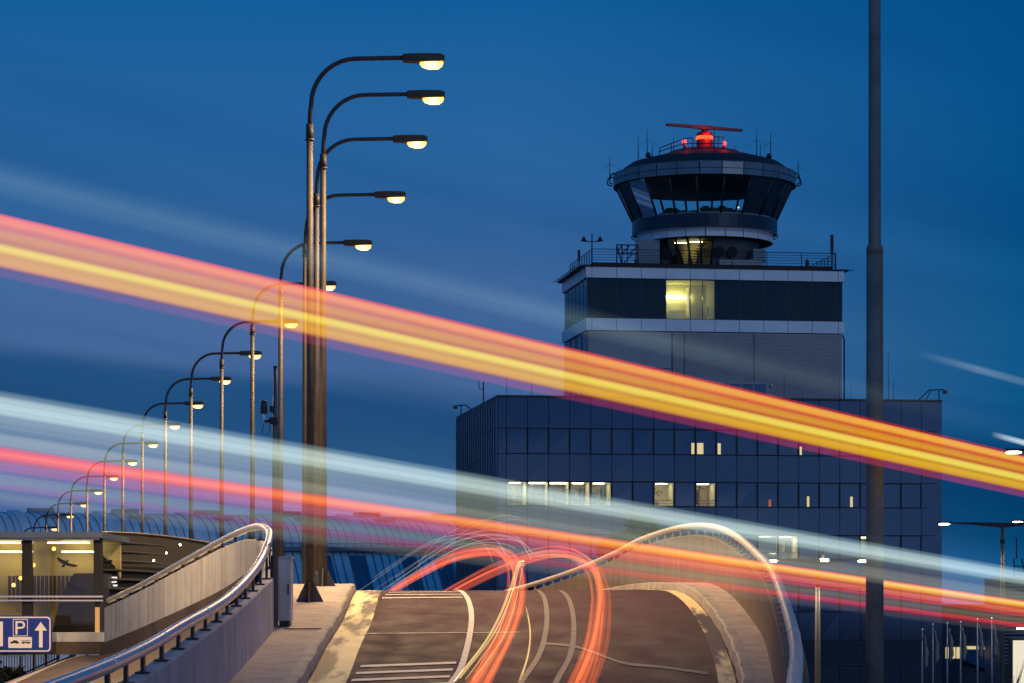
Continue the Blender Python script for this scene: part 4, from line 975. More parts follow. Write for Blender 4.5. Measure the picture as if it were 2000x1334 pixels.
# glass cone
NG = 20; R0, R1, G0, G1 = 5.42, 6.70, 31.8, 34.45
mb = MB(); rr = []
for i in range(NG):
    a = 2 * math.pi * (i + .5) / NG; rr.append([Vector((Cc.x + R0 * math.cos(a), Cc.y + R0 * math.sin(a), G0)), Vector((Cc.x + R1 * math.cos(a), Cc.y + R1 * math.sin(a), G1))])
mb.rings(rr, False, False, False, loop=True); mb.build('cab_glass', M['cabglass'], tw)
for i in range(NG):
    a = 2 * math.pi * (i + .5) / NG; ca, sa = math.cos(a), math.sin(a)
    MB().tube([(Cc.x + R0 * ca, Cc.y + R0 * sa, G0), (Cc.x + R1 * ca, Cc.y + R1 * sa, G1)], .085, 6).build('cab_mullion', M['dark'], tw)
b = MB(); b.tube([(Cc.x + (R0 + .02) * math.cos(R(a)), Cc.y + (R0 + .02) * math.sin(R(a)), G0 + .04) for a in range(0, 361, 9)], .05, 6); b.build('sill_rail', M['fin'], tw)
b = MB(); b.lathe(Cc, [(5.3, G0 - .06), (5.3, G0)], 32); b.build('cab_floor', M['roofdark'], tw)
b = MB(); b.lathe(Cc, [(6.6, G1 - .05), (6.62, G1 - .02), (6.5, G1), (1.0, G1)], 32); b.build('cab_ceiling', pbr('ceiling_panel', (.16, .17, .18), .6, var=.1), tw)
ds = MB()
for i in range(14):
    a = R(195 + 150 * i / 13 + rnd.uniform(-3, 3)); rr_ = rnd.uniform(3.2, 4.0); x, y = Cc.x + rr_ * math.cos(a), Cc.y + rr_ * math.sin(a); hh = rnd.uniform(.45, .8)
    ds.box(x - .4, x + .4, y - .3, y + .3, G0, G0 + hh * .8); ds.box(x - .22, x + .26, y - .05, y + .05, G0 + hh * .8, G0 + hh)
for x0, x1, hh in ((-2.1, -.9, .62), (-.6, .9, .72), (1.9, 2.3, .7)): ds.box(Cc.x + x0, Cc.x + x1, Cc.y - .5, Cc.y + .5, G0, G0 + hh)
ds.build('control_desks', M['black'], tw)
b = MB(); b.box(Cc.x + .92, Cc.x + 1.22, Cc.y - 3.7, Cc.y - 3.66, G0 + .35, G0 + .52); b.build('screen', M['screen'], tw)
b = MB(); b.box(Cc.x + 2.25, Cc.x + 2.36, Cc.y - 3.5, Cc.y - 3.46, G0 + .62, G0 + .72); b.build('screen', M['screen'], tw)
# upper ring, two tiers of panels
b = MB(); ring_panels(b, 6.92, 34.50, 34.92, 26); ring_panels(b, 6.95, 34.96, 35.40, 26); b.build('parapet_panels', M['cab'], tw)
b = MB(); b.lathe(Cc, [(6.70, 34.46), (6.95, 34.46), (6.95, 34.5), (6.84, 34.52), (6.84, 35.38), (6.6, 35.4)], 52, False); b.build('parapet_backing', M['roofdark'], tw)
b = MB(); ring_panels(b, 6.98, 35.405, 35.44, 26, gap=.004); b.build('coping', M['fin'], tw)
b = MB()
for s in (1, -1):
    b.tube(catmull([Cc + Vector((s * 6.7, -.6, 35.5)), Cc + Vector((s * 7.05, -.5, 35.45)), Cc + Vector((s * 7.18, -.4, 35.2)), Cc + Vector((s * 7.22, -.3, 34.8)), Cc + Vector((s * 6.95, -.3, 34.7))], 5), .05, 6)
    b.tube(catmull([Cc + Vector((s * 6.9, .3, 35.3)), Cc + Vector((s * 7.3, .3, 35.2)), Cc + Vector((s * 7.35, .3, 34.75)), Cc + Vector((s * 7.0, .3, 34.65))], 5), .05, 6)
b.build('maintenance_rail', M['dark'], tw)
b = MB(); b.lathe(Cc, [(6.8, 35.42), (5.75, 36.15), (5.65, 36.22), (3.0, 36.95), (2.6, 37.15), (.6, 37.2)], 40, False); b.build('cab_roof', M['roofdark'], tw)
# beacon and radar
b = MB(); b.lathe(Cc, [(.75, 37.15), (.7, 37.5), (.62, 37.65), (.62, 38.55), (.56, 38.66), (.3, 38.72)], 24); bc = b.build('beacon_drum', M['redpaint'], tw)
b = MB(); b.lathe(Cc, [(.63, 38.10), (.66, 38.14), (.66, 38.34), (.63, 38.38)], 24); b.build('light_band', M['beaconband'], bc)
for x in (.42, -.36):
    b = MB(); b.lathe(Cc + Vector((x, -.55, 38.25)), [(.001, -.1), (.1, -.04), (.1, .06), (.001, .12)], 10); b.build('beacon_light', M['redlight'], bc)
b = MB(); b.lathe(Cc, [(.12, 38.72), (.28, 38.82), (.12, 38.9), (.12, 39.0)], 14); b.build('radar_pedestal', M['redpaint'], tw)
ra = R(24); rx = Vector((math.cos(ra), math.sin(ra), 0)); ry = Vector((-math.sin(ra), math.cos(ra), 0))
def fr_(x, y, z): return Cc + rx * x + ry * y + Vector((0, 0, z))
b = MB(); b.rings([[fr_(x, -w, 39.06 - h), fr_(x, w, 39.06 - h), fr_(x, w * .7, 39.06 + h), fr_(x, -w, 39.06 + h)] for x, w, h in ((-3.3, .06, .05), (-3.2, .14, .09), (-.8, .2, .11), (0, .24, .16), (.8, .2, .11), (3.2, .14, .09), (3.3, .06, .05))], True, True, False)
b.build('radar_bar', pbr('radar_paint', (.16, .05, .06), .4, var=.15), tw)
for px, py in ((1336.5, 277), (1414.5, 280)):
    q = P(px, py, 214.0); b = MB(); b.lathe(q, [(.001, -.16), (.14, -.1), (.16, 0), (.12, .12), (.001, .17)], 12); l_ = b.build('obstruction_light', M['redlight'], tw)
    b = MB(); b.bar(q - Vector((0, 0, .15)), (q.x, q.y, 36.9), .05); b.box(q.x - .12, q.x + .12, q.y - .1, q.y + .1, q.z - .35, q.z - .16); b.build('bracket', M['redpaint'], l_)
    pl = bpy.data.lights.new('beacon_glow', 'POINT'); pl.energy = 25; pl.color = (1, .04, .04); pl.shadow_soft_size = .1
    po = bpy.data.objects.new('beacon_glow', pl); COL.objects.link(po); po.parent = tw; po.location = q + Vector((0, -.25, .1)) - tw.location
pl = bpy.data.lights.new('beacon_glow', 'POINT'); pl.energy = 45; pl.color = (1, .05, .04); pl.shadow_soft_size = .1
po = bpy.data.objects.new('beacon_glow', pl); COL.objects.link(po); po.parent = tw; po.location = Cc + Vector((.3, -.95, 38.4)) - tw.location
mb = MB()      # roof platform railing with its sloping stair
def rp_(px, py, D=213.5): return P(px, py, D)
for a, c in (((1288, 289), (1335, 271)), ((1288, 296), (1335, 280)), ((1288, 289), (1288, 301)), ((1311, 281), (1311, 300)), ((1335, 271), (1335, 298)), ((1335, 271), (1352, 269)), ((1353, 269), (1353, 297)), ((1335, 280), (1412, 280)), ((1335, 288), (1412, 288)), ((1394, 267), (1412, 268)), ((1394, 267), (1394, 297)), ((1403, 268), (1403, 297)), ((1412, 268), (1412, 297))):
    mb.bar(rp_(*a), rp_(*c), .035)
mb.build('roof_railing', M['dark'], tw)
for px, y0, y1, D, cr_ in ((1246.5, 311, 266, 216, False), (1264, 307, 251, 216, True), (1274, 307, 282, 216, False), (1316, 300, 264, 214, False), (1395, 300, 246, 211, False), (1437, 301, 285, 214, False), (1478, 307, 251, 216, True), (1485, 308, 281, 216, False), (1505, 310, 257, 216, True), (1191, 347, 303, 216.5, True), (1559, 350, 310, 216.5, True)):
    a = P(px, y0, D); whip(a, (y0 - y1) * D / F, .04, cross=cr_)
for px, py in ((1266, 303), (1502, 305)):
    c = P(px, py, 214.5); MB().lathe(c, [(.001, -.22), (.2, -.12), (.22, .05), (.1, .2), (.001, .22)], 10).build('roof_device', M['dark'], tw)

# ================================================================== terminal hall with barrel roof, far left
th = R(21); ax = Vector((math.cos(th), math.sin(th), 0)); nx = Vector((math.sin(th), -math.cos(th), 0))
H0 = P(400, 1005, 256); H0.z = 0
def hp(s, d, z): return H0 + ax * s + nx * d + Vector((0, 0, z))
ZR_, ZE = 10.95, 7.95; WD = 7.2
hall = thing('terminal_hall', 'long low terminal hall with ribbed curved metal roof behind the lamps', 'building', tuple(hp(0, WD, -4.2)))
def arc_pt(t): return (WD * math.sin(R(90 * t)) ** 1.0, ZE + (ZR_ - ZE) * math.cos(R(90 * t)))
prof = [arc_pt(i / 12) for i in range(13)]
S0, S1 = -34, 46
rr = [[hp(s, d, z) for d, z in prof] for s in (S0, -10, 10, S1)]
MB().rings(rr, False, False, True).build('curved_roof', M['metalroof'], hall)
b = MB(); b.rings([[hp(s, 0, ZR_), hp(s, -8, ZR_ - 1.0), hp(s, -8, -4.2)] for s in (S0, S1)], False, False, False); b.build('rear_roof', M['metalroof'], hall)
sm_ = MB(); s = S0; k = 0
while s < S1:
    sm_.rings([[hp(s, d * 1.0, z + .0), hp(s + .07, d, z), hp(s + .07, d, z + .06), hp(s, d, z + .06)] for d, z in prof], True, True, False)
    s += .74; k += 1
sm_.build('roof_seams', M['metalseam'], hall)
for k in range(11):
    s = -33 + k * 7.55
    rbm = MB(); rbm.rings([[hp(s, d, z), hp(s + .8, d, z), hp(s + .8, d + .05, z + .22), hp(s, d + .05, z + .22)] for d, z in prof], True, True, False); rbm.build('roof_arch', M['metalroof'], hall)
    b = MB(); b.box(s + 2.6, s + 4.3, 3.0, 4.4, ZE + 2.35, ZE + 2.75, hp); b.build('skylight', M['cab'], hall)
    b = MB(); b.box(s + 2.0, s + 4.2, -1.0, .4, ZR_ - .3, ZR_ + .42, hp); b.build('ridge_vent', M['cab'], hall)
b = MB(); b.box(S0, S1, WD - .1, WD + .5, ZE - .35, ZE + .02, hp); b.build('gutter', M['fin'], hall)
b = MB()
s = S0
while s < S1: b.bar(hp(s, WD + .4, ZE), hp(s, WD + .4, ZE + .35), .025); s += .8
b.bar(hp(S0, WD + .4, ZE + .35), hp(S1, WD + .4, ZE + .35), .03); b.build('gutter_railing', M['dark'], hall)
b = MB(); b.quad(hp(S0, WD, ZE - .36), hp(S0, WD + 3.2, 3.6), hp(S1, WD + 3.2, 3.6), hp(S1, WD, ZE - .36)); b.quad(hp(S0, WD + 3.2, 3.6), hp(S0, WD + 3.2, -4.2), hp(S1, WD + 3.2, -4.2), hp(S1, WD + 3.2, 3.6)); b.build('sloping_wall', M['hallwall'], hall)
b = MB(); s = S0
while s < S1:
    b.hexa([hp(s, WD + .02, ZE - .37), hp(s + .1, WD + .02, ZE - .37), hp(s + .1, WD + .1, ZE - .37), hp(s, WD + .1, ZE - .37), hp(s, WD + 3.2, 3.62), hp(s + .1, WD + 3.2, 3.62), hp(s + .1, WD + 3.3, 3.66), hp(s, WD + 3.3, 3.66)]); s += .74
b.build('wall_seams', M['metalseam'], hall)
k = 0
for s in range(int(S0) + 2, int(S1) - 3, 8):
    for o_ in (0, 3.2):
        b = MB(); z_ = lambda t: (WD + .06 + 3.2 * t, ZE - .4 - (ZE - 4.0) * t)
        d0, za = z_(.08); d1, zb = z_(.98)
        b.hexa([hp(s + o_, d1, zb), hp(s + o_ + 1.45, d1, zb), hp(s + o_ + 1.45, d1 - .05, zb), hp(s + o_, d1 - .05, zb), hp(s + o_, d0 + .12, za), hp(s + o_ + 1.45, d0 + .12, za), hp(s + o_ + 1.45, d0, za), hp(s + o_, d0, za)])
        b.build('sloping_window', M['cab'], hall)

# ================================================================== trees in front of the office block
def tree(loc, h, cr, label, n=900, seed=1, cz=.66):
    r_ = random.Random(seed); root = thing('tree', label, 'tree', loc, 'trees in front of the office block'); l = Vector(loc)
    tk = MB(); tk.tube([l, l + Vector((.1, 0, h * .3)), l + Vector((.05, .1, h * .75))], [.2, .15, .05], 8)
    for i in range(7):
        a = r_.uniform(0, 6.28); z = h * r_.uniform(.35, .65); tk.tube([l + Vector((.08, 0, z)), l + Vector((math.cos(a) * cr * .4, math.sin(a) * cr * .4, z + cr * .35)), l + Vector((math.cos(a) * cr * .75, math.sin(a) * cr * .75, z + cr * .5))], [.07, .045, .015], 6)
    tk.build('trunk', M['bark'], root)
    lf = MB(); cl_ = [(Vector((r_.gauss(0, .5) * cr, r_.gauss(0, .5) * cr, h * cz + r_.gauss(0, .34) * cr)), r_.uniform(.22, .45) * cr) for _ in range(16)]
    for _ in range(n):
        c, rr_ = r_.choice(cl_); d = Vector((r_.gauss(0, 1), r_.gauss(0, 1), r_.gauss(0, 1))).normalized() * rr_ * r_.uniform(.5, 1.05)
        p = l + c + d; u_ = Vector((r_.gauss(0, 1), r_.gauss(0, 1), r_.gauss(0, 1))).normalized(); v_ = u_.orthogonal().normalized(); s_ = r_.uniform(.09, .2)
        lf.quad(p - u_ * s_, p - v_ * s_ * .55, p + u_ * s_, p + v_ * s_ * .55)
    lf.build('crown', M['leaf'], root)
pA = P(1252, 1040, 135); tree((pA.x, pA.y, -4.2), 10.6, 1.4, 'small olive tree behind the parapet, the taller of two', 1500, 3, .93)
pA = P(1208, 1060, 132); tree((pA.x, pA.y, -4.2), 9.6, 1.15, 'small olive tree behind the parapet, lower and left of the other', 1200, 5, .93)
pA = P(8, 1300, 91); tree((pA.x, pA.y, -1.6), 2.2, 1.2, 'leafy green bush behind the bar railing under the sign', 1200, 9, .55)

# ================================================================== right background
def twin_lamp(px, py, D, arm, label, mid=False, gl=900, group='white twin armed lamps by the office block'):
    p = P(px, py, D); root = thing('twin_arm_lamp', label, 'street lamp', (p.x, p.y, -4.2), group)
    MB().tube([(p.x, D, -4.2), (p.x, D, p.z - 3.0), (p.x, D, p.z)], [.13, .11, .085], 12).build('pole', pbr('lamp_pole_paint', (.16, .135, .09), .5, .2, var=.2), root)
    MB().tube([(p.x, D, p.z - 1.0), (p.x, D, p.z - .8)], .13, 10).build('collar', M['pole'], root)
    for s in (-1, 1):
        MB().rings([[Vector((p.x + s * x, D + yy, p.z + z + zz_)) for yy, zz_ in ((-w, 0), (w, 0), (w, h), (-w, h))] for x, z, w, h in ((.03, -.18, .12, .26), (arm * .5, -.02, .14, .13), (arm * .82, .03, .16, .07))], True, True, False).build('arm', M['dark'], root)
        a = MB(); a.rings([[Vector((p.x + s * x, D + yy, p.z + zz_)) for yy, zz_ in ((-.15, .05), (.15, .05), (.15, .14), (-.15, .14))] for x in (arm * .82 + .004, arm + .12)], True, True, False); h_ = a.build('lamp_head', M['dark'], root)
        a = MB(); a.rings([[Vector((p.x + s * x, D + yy, p.z + zz_ * k_z)) for yy, zz_ in ((-.14, -.05), (.14, -.05), (.14, .049), (-.14, .049))] for x, k_z in ((arm * .86, .3), (arm * .9, 1), (arm + .02, 1), (arm + .10, .3))], True, True, False); a.build('lens', M['led'], h_)
        spot('lamp_light', (s * arm * .92, 0, p.z + 4.2 - .12), root, gl, (1, .9, .7), 140)
    if mid:
        a = MB(); a.box(p.x + .1, p.x + .42, D - .15, D + .15, p.z - .02, p.z + .10); a.build('middle_lens', M['led'], root)
        a = MB(); a.bar((p.x + .2, D, p.z + .1), (p.x + .2, D, p.z + .55), .06); a.build('stub', M['pole'], root)
    return root
twin_lamp(1958, 1024, 150, 3.25, 'slim pole with two long tapered arms and white lamp heads, by the flagpoles')
twin_lamp(2091, 1020, 165, 3.25, 'white lamp head just above the twin arm, its post beyond the photo')
twin_lamp(2142, 884, 105, 3.25, 'highest white lamp head over the orange streak, its post beyond the photo')
twin_lamp(1597, 1096, 112, 1.85, 'shorter twin armed lamp standing close behind the curved parapet', True, 500)

for i, (px, py) in enumerate(((1801, 1232), (1822, 1222), (1850, 1219), (1876, 1217), (1909, 1212), (1937, 1210))):
    D = 168; p = P(px, py, D)
    fp = thing('flagpole', ['bare white flagpole, leftmost of the six in front of the office block', 'flagpole second in the row, its flag hanging limp', 'flagpole third in the row, just past the corner of the office block', 'flagpole fourth in the row in front of the lit windows', 'flagpole fifth in the row, left of the last pole', 'last flagpole in the row, next to the twin armed lamp'][i], 'flagpole', (p.x, D, -4.2), 'flagpoles in a row')
    MB().tube([(p.x, D, -4.2), (p.x, D, p.z)], [.075, .035], 10).build('pole', M['clad'], fp)
    MB().lathe(p + Vector((0, 0, .06)), [(.001, -.09), (.09, 0), (.001, .09)], 10).build('finial', M['steel'], fp)
    fg = MB(); rr = []
    for k in range(9):
        t = k / 8; w = .10 + .22 * math.sin(t * 2.6) + .04 * math.sin(k * 2.1 + i); z = p.z - .25 - 2.0 * t
        rr.append([Vector((p.x + .06 + w * .1, D - .06, z)), Vector((p.x + .06 + w * .6, D - .12, z)), Vector((p.x + .06 + w, D, z - .05)), Vector((p.x + .06 + w * .5, D + .11, z)), Vector((p.x + .06 + w * .1, D + .06, z))])
    fg.rings(rr, True, True, True); fg.build('flag', M['flag'], fp)

lb = thing('advert_light_box', 'glowing blank white light box in a dark frame at the photo edge', 'light box', tuple(P(1995, 1334, 140)))
a0, a1 = P(1972, 1246, 140), P(2060, 1400, 140)
b = MB(); b.box(a0.x, a1.x, 140.0, 140.4, -4.2, a0.z); b.build('frame', M['dark'], lb)
b = MB(); b.box(a0.x + .16, a1.x - .16, 139.97, 139.995, -3.2, a0.z - .12); b.build('panel', M['lightbox'], lb)
b = MB(); b.box(a0.x + .35, a0.x + .85, 139.7, 140.1, a0.z + .42, a0.z + .50); b.build('top_lamp', M['led'], lb); b = MB(); b.bar((a0.x + .9, 140.1, a0.z), (a0.x + .85, 140.1, a0.z + .5), .04); b.build('lamp_bracket', M['dark'], lb)

dh = thing('distant_hall', 'dark low hall with a strip of lit windows beyond the flagpoles', 'building', tuple(P(1930, 1300, 250)))
b = MB(); x0, x1 = P(1835, 1200, 250).x, P(2160, 1200, 250).x
b.box(x0, x1, 250, 268, -4.2, P(0, 1186, 250).z); b.build('wall', pbr('hall_dark', (.06, .08, .12), .5, var=.2), dh)
b = MB(); b.box(x0 - .3, x1 + .3, 249.6, 268.4, P(0, 1186, 250).z + .003, P(0, 1186, 250).z + .25); b.build('roof', M['roofdark'], dh)
for px0, px1, y0, y1, mt in ((1847, 1866, 1264, 1286, 'striplit'), (1868, 1876, 1264, 1286, 'striplit'), (1888, 1906, 1262, 1268, 'striplit'), (1911, 1930, 1263, 1268, 'striplit'), (1938, 1958, 1263, 1268, 'striplit'), (1962, 1970, 1263, 1268, 'striplit')):
    p, q = P(px0, y1, 249.95), P(px1, y0, 249.95); b = MB(); b.box(p.x, q.x, 249.9, 249.98, p.z, q.z); b.build('lit_window', M[mt], dh)
p, q = P(1878, 1290, 249.9), P(1960, 1270, 249.9)
b = MB(); b.hexa([(p.x, 249.5, p.z), (q.x, 249.5, p.z - 1.3), (q.x, 249.9, p.z - 1.3), (p.x, 249.9, p.z), (p.x, 249.5, q.z), (q.x, 249.5, q.z), (q.x, 249.9, q.z), (p.x, 249.9, q.z)]); b.build('blue_glazing', pbr('blue_glazing', (.05, .14, .30), .2, ior=1.8), dh)
lh = thing('louvred_plant_house', 'dark box clad in horizontal louvres at the photo edge, cage on top', 'building', tuple(P(1990, 1300, 230)))
p, q = P(1963, 1290, 230), P(2120, 1127, 230)
b = MB(); b.box(p.x, q.x, 230, 240, -4.2, q.z); b.build('wall', M['navy'], lh)
b = MB(); z = -2.0
while z < q.z: b.box(p.x - .02, q.x, 229.85, 229.999, z, z + .1); z += .3
b.build('louvres', M['clad'], lh)
b = MB()
for sx in (0.9, 1.9): b.bar((p.x + sx, 231, q.z), (p.x + .9 + (sx - .9) * .6, 231, q.z + 1.5), .05)
b.bar((p.x + .9, 231, q.z + .5), (p.x + 1.9, 231, q.z + .5), .04); b.bar((p.x + 1.1, 231, q.z + 1.5), (p.x + 1.1, 231, q.z + 3.2), .05); b.bar((p.x + .9, 231, q.z + .9), (p.x + 1.9, 231, q.z + .9), .04); b.build('roof_cage', M['dark'], lh)
bb = thing('bare_shrub', 'leafless twiggy shrub in front of the glowing light box', 'shrub', tuple(P(1965, 1400, 138)))
b = MB(); q = P(1965, 1400, 136); r_ = random.Random(4)
for i in range(60):
    a = r_.uniform(0, 6.28); l_ = r_.uniform(1.0, 2.9); e_ = q + Vector((math.cos(a) * l_ * .35, math.sin(a) * l_ * .3, l_)); m2 = q.lerp(e_, .5) + Vector((r_.gauss(0, .1), 0, .1)); b.tube([q, m2, e_], [.02, .012, .004], 4)
b.build('twigs', M['bark'], bb)

# ================================================================== light of passing traffic, built as glowing strands where the vehicles drove
def band_streak(name, label, y0t, y0b, y1t, y1b, D0, D1, mat, x0=-3000, x1=4200, thick=.10, n=60, m=20):
    """closed slender body along a straight drive, from photo column 0 to 2000 (extended both ways)"""
    def pt(u, v):
        a = P(0, y0t + (y0b - y0t) * v, D0); c = P(2000, y1t + (y1b - y1t) * v, D1)
        return a + (c - a) * u
    u0, u1 = x0 / 2000.0, x1 / 2000.0
    mb = MB(); rows = []
    N_ = 2 * m
    rings_ = []
    for i in range(n + 1):
        u = u0 + (u1 - u0) * i / n; ring = []
        for j in range(m + 1):
            v = j / m; ring.append((pt(u, v) + Vector((0, -thick * math.sqrt(max(0, 1 - (2 * v - 1) ** 2)), 0)), v))
        for j in range(m - 1, 0, -1):
            v = j / m; ring.append((pt(u, v) + Vector((0, thick * math.sqrt(max(0, 1 - (2 * v - 1) ** 2)), 0)), v))
        rings_.append(ring)
    k = len(rings_[0])
    for r_ in rings_: mb.v += [p for p, v in r_]
    for i in range(n):
        for j in range(k):
            j2 = (j + 1) % k; ua, ub = [i / n, (i + 1) / n] if x0 > 0 else [min(1, max(0, ((x0 + (x1 - x0) * q_ / n) + 420) / 2840)) for q_ in (i, i + 1)]
            mb.face((i * k + j, i * k + j2, (i + 1) * k + j2, (i + 1) * k + j), ((ua, rings_[i][j][1]), (ua, rings_[i][j2][1]), (ub, rings_[i][j2][1]), (ub, rings_[i][j][1])), True)
    o = mb.build(name, mat); tag(o, label, 'light trail', 'light trails of a passing bus'); return o
Z3 = (0, 0, 0)
amber_a = [(0, Z3), (.02, (.60, .06, .10)), (.06, (.93, .22, .13)), (.14, (.95, .27, .12)), (.19, (.80, .17, .13)), (.225, (.62, .19, .12)), (.30, (.73, .29, .12)), (.37, (.70, .27, .10)), (.43, (.58, .19, .12)), (.465, (.66, .26, .09)), (.495, (.92, .67, .13)), (.575, (.90, .64, .10)), (.61, (.68, .32, .07)), (.66, (.72, .34, .06)), (.76, (.76, .36, .06)), (.81, (.60, .20, .09)), (.825, (.10, .012, .03)), (.93, (.085, .01, .02)), (1, Z3)]
amber_b = [(0, Z3), (.012, (.30, .0, .012)), (.05, (.34, .005, .012)), (.07, (.95, .36, .05)), (.13, (1.0, .53, .06)), (.19, (.98, .42, .04)), (.225, (.68, .10, .02)), (.265, (.66, .10, .02)), (.30, (.78, .33, .015)), (.38, (.81, .37, .015)), (.43, (.58, .12, .01)), (.465, (.56, .11, .01)), (.50, (.95, .76, .11)), (.60, (.97, .78, .12)), (.63, (.60, .28, .008)), (.655, (.62, .30, .008)), (.70, (.80, .47, .015)), (.80, (.78, .42, .015)), (.835, (.55, .16, .02)), (.85, (.20, .01, .035)), (.97, (.19, .006, .04)), (1, Z3)]
band_streak('light_trail', 'broad amber and red light trail, the widest and brightest, crossing in front of tower', 416, 545, 887, 972, 22, 33, streak('amber_streak', amber_a, amber_b, 1.0, grain=.10, lines=34, dim=[(.03, (.75, .65, .6)), (.2, (.75, .7, .65)), (.5, (.75, .7, .5)), (.81, (.75, .7, .65)), (.84, (1, .95, 1))], dim_b=[(.03, (.5, .3, .25)), (.2, (.5, .4, .12)), (.5, (.5, .4, .1)), (.82, (.5, .4, .12)), (.86, (.75, .7, .8))]))
white_a = [(0, Z3), (.07, (.10, .14, .13)), (.17, (.40, .48, .42)), (.28, (.46, .56, .48)), (.38, (.38, .46, .38)), (.44, (.20, .24, .18)), (.58, (.15, .18, .13)), (.68, (.09, .11, .08)), (.76, (.22, .24, .17)), (.88, (.20, .21, .15)), (.96, (.07, .06, .05)), (1, Z3)]
white_b = [(0, Z3), (.05, (.08, .13, .13)), (.16, (.36, .46, .45)), (.26, (.42, .54, .52)), (.36, (.24, .32, .29)), (.46, (.06, .07, .06)), (.56, (.05, .05, .045)), (.66, (.13, .13, .10)), (.78, (.15, .15, .12)), (.90, (.07, .06, .06)), (1, Z3)]
band_streak('light_trail', 'pale icy white light trail with a grey veil beneath, crossing the office block', 760, 882, 1110, 1186, 22.6, 34, streak('white_streak', white_a, white_b, 1.0, grain=.14, lines=26))
red_a = [(0, Z3), (.05, (.55, .03, .04)), (.09, (.95, .10, .07)), (.14, (1.0, .18, .08)), (.19, (.92, .11, .08)), (.235, (.50, .09, .10)), (.28, (.30, .07, .11)), (.38, (.26, .06, .10)), (.44, (.10, .06, .08)), (.50, (.13, .14, .11)), (.60, (.14, .15, .11)), (.67, (.18, .07, .10)), (.74, (.05, .05, .05)), (.83, (.09, .10, .07)), (.92, (.05, .05, .04)), (1, Z3)]
red_b = [(0, Z3), (.03, (.55, .03, .01)), (.065, (1.0, .45, .05)), (.11, (1.0, .68, .13)), (.16, (1.0, .52, .06)), (.20, (.82, .28, .02)), (.245, (.50, .08, .03)), (.29, (.72, .15, .05)), (.37, (.66, .12, .05)), (.41, (.45, .03, .03)), (.45, (.52, .05, .03)), (.49, (.12, .06, .03)), (.58, (.13, .11, .06)), (.66, (.14, .06, .04)), (.71, (.50, .05, .03)), (.77, (.45, .02, .03)), (.81, (.10, .02, .02)), (.92, (.03, .03, .03)), (1, Z3)]
band_streak('light_trail', 'thin coral and orange light trail with violet veil, lowest of the three long ones', 870, 990, 1172, 1240, 22.2, 36, streak('red_streak', red_a, red_b, .95, grain=.12, lines=32, dim=[(.06, (.85, .65, .6)), (.22, (.85, .65, .55)), (.30, (.95, .9, .95)), (.9, (.95, .95, .95))]))
cy = [(0, Z3), (.2, (.012, .018, .016)), (.5, (.045, .065, .055)), (.7, (.03, .045, .04)), (1, Z3)]
band_streak('light_trail', 'faint bluish light trail high in the sky, above the broad amber one', 305, 392, 815, 862, 21.5, 32, streak('faint_streak', cy, cy, 1.0, fade=[(.0, .8), (.15, 1), (.35, .75), (.5, 1.1), (.62, .5), (.8, .1), (1, 0)], grain=.3, lines=8), thick=.2)

ws = [(0, Z3), (.3, (.10, .12, .12)), (.5, (.16, .19, .18)), (.7, (.10, .12, .12)), (1, Z3)]
band_streak('light_trail', 'short faint pale light trail in the sky past the tall post', 196, 214, 736, 756, 40, 60, streak('faint_pale_streak', ws, ws, .8, fade=[(0, 0), (.25, .5), (.4, .9), (.7, .6), (1, 1.0)], grain=.5, lines=4), x0=1700, x1=2120, n=8, m=8)
band_streak('light_trail', 'short bright white light trail above the highest lamp head at the photo edge', 322, 334, 857, 872, 60, 90, streak('short_white_streak', ws, ws, 4.0, fade=[(0, 0), (.2, .6), (.5, 1), (.95, 1), (1, 1)], grain=.2, lines=4), x0=1905, x1=2120, n=8, m=8)

def bundle(name, label, path, spread, n, rad, cols_, gain, cat='light trail', seed=1, group=None, sheath=.0):
    r_ = random.Random(seed); mb = MB(); pts = catmull(path, 9); of = offset_path(pts, 1.0)
    for i in range(n):
        a = r_.uniform(0, 6.28); q = spread * math.sqrt(r_.uniform(0.02, 1)); dx, dz_ = q * math.cos(a), q * math.sin(a) * .8; ph = r_.uniform(0, 6)
        i0 = r_.choice([0, 0, 0, 0, 3, 6]); i1 = len(pts) - r_.choice([1, 1, 1, 4, 8])
        p2 = [p + o * (dx + .04 * math.sin(k * .07 + ph)) + Vector((0, 0, dz_ + .03 * math.sin(k * .09 + ph))) for k, (p, o) in enumerate(zip(pts, of))][i0:i1]
        mb.tube(p2, rad * r_.uniform(.6, 1.5), 6)
    if sheath:
        mb.tube(pts, [sheath] * len(pts), 10)
    m_ = streak(name + '_glow', [(0, cols_[0]), (.5, cols_[1]), (1, cols_[0])], None, gain, grain=.05, lines=1)
    o = mb.build(name, m_); tag(o, label, cat, group); return o
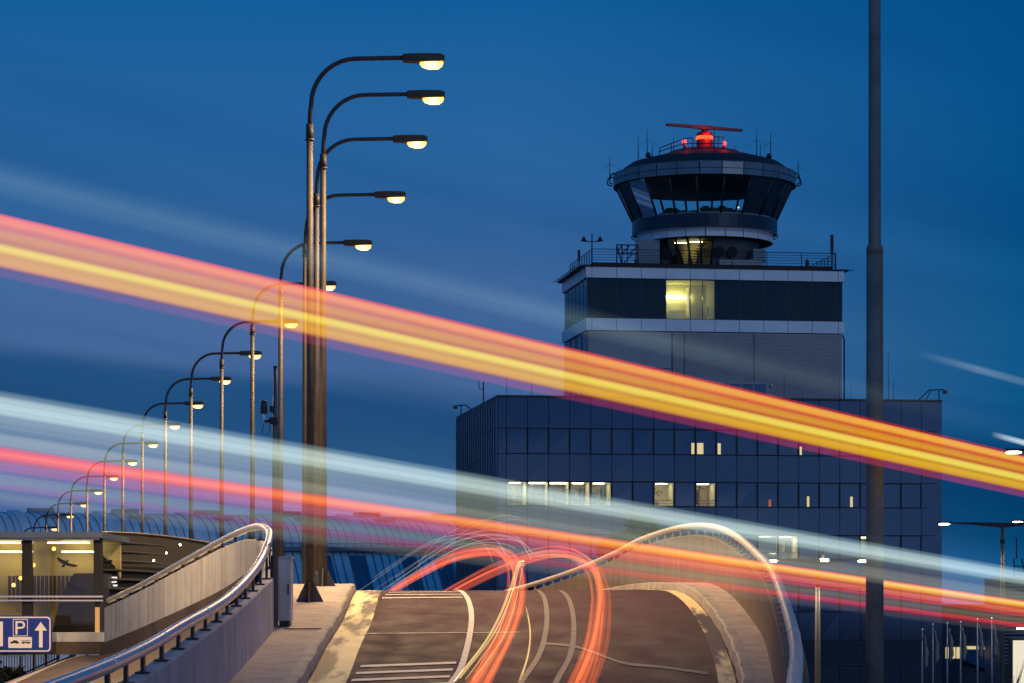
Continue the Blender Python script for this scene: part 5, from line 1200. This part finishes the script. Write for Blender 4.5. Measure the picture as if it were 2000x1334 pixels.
Lp = [P(905, 1390, 33.5), P(930, 1334, 36.5), P(960, 1280, 42), P(985, 1230, 48), P(1003, 1170, 55), P(1002, 1110, 64), P(978, 1080, 71), P(935, 1077, 77), P(880, 1090, 84), P(830, 1115, 91), P(775, 1148, 99), P(690, 1205, 110)]
Rp = [P(1105, 1390, 33.5), P(1132, 1334, 36.5), P(1158, 1265, 42.5), P(1170, 1200, 50), P(1172, 1150, 58), P(1155, 1105, 67), P(1105, 1080, 75), P(1040, 1086, 83), P(960, 1115, 93), P(890, 1150, 103), P(790, 1205, 114)]
tl = ((.36, .045, .012), (.55, .09, .02))
bundle('tail_light_trail', 'orange bundle of tail light streaks nearer the hatched markings, curling over the crest', Lp, .21, 15, .026, tl, .48, seed=3, group='tail light streaks on the road', sheath=0)
bundle('tail_light_trail', 'orange bundle of tail light streaks nearer the tall parapet, curling over the crest', Rp, .21, 15, .026, tl, .48, seed=8, group='tail light streaks on the road', sheath=0)
yl = ((.9, .55, .16), (1, .75, .3))
Mp = [P(905, 1334, 40), P(960, 1260, 46), P(985, 1210, 51), P(1002, 1160, 57), P(1015, 1110, 65), P(1022, 1102, 66)]
bundle('headlight_trail', 'thin yellow headlight strands woven into the orange bundle on the road', Mp, .12, 5, .009, yl, .6, seed=4, group='headlight strands on the road')
Mp = [P(1012, 1334, 45), P(1028, 1280, 50), P(1031, 1230, 56), P(1022, 1180, 64), P(1010, 1160, 69)]
bundle('headlight_trail', 'single thin pale strand winding along the middle of the road', Mp, .001, 1, .011, yl, .8, seed=2, group='headlight strands on the road')
Mp = [P(720, 1158, 96), P(770, 1125, 92), P(820, 1092, 88), P(870, 1065, 84), P(930, 1052, 80), P(985, 1062, 76), P(1010, 1100, 70)]
bundle('headlight_trail', 'fan of fine white headlight strands descending beyond the crest', Mp, .6, 8, .008, ((.5, .5, .48), (.7, .68, .6)), .32, seed=11, group='headlight strands on the road')
Mp = [P(835, 1115, 92), P(862, 1075, 88), P(900, 1045, 86), P(960, 1020, 84), P(1000, 1022, 83), P(1015, 1040, 82)]
bundle('headlight_trail', 'three fine yellow strands looping highest above the crest', Mp, .5, 3, .007, yl, .3, seed=12, group='headlight strands on the road')
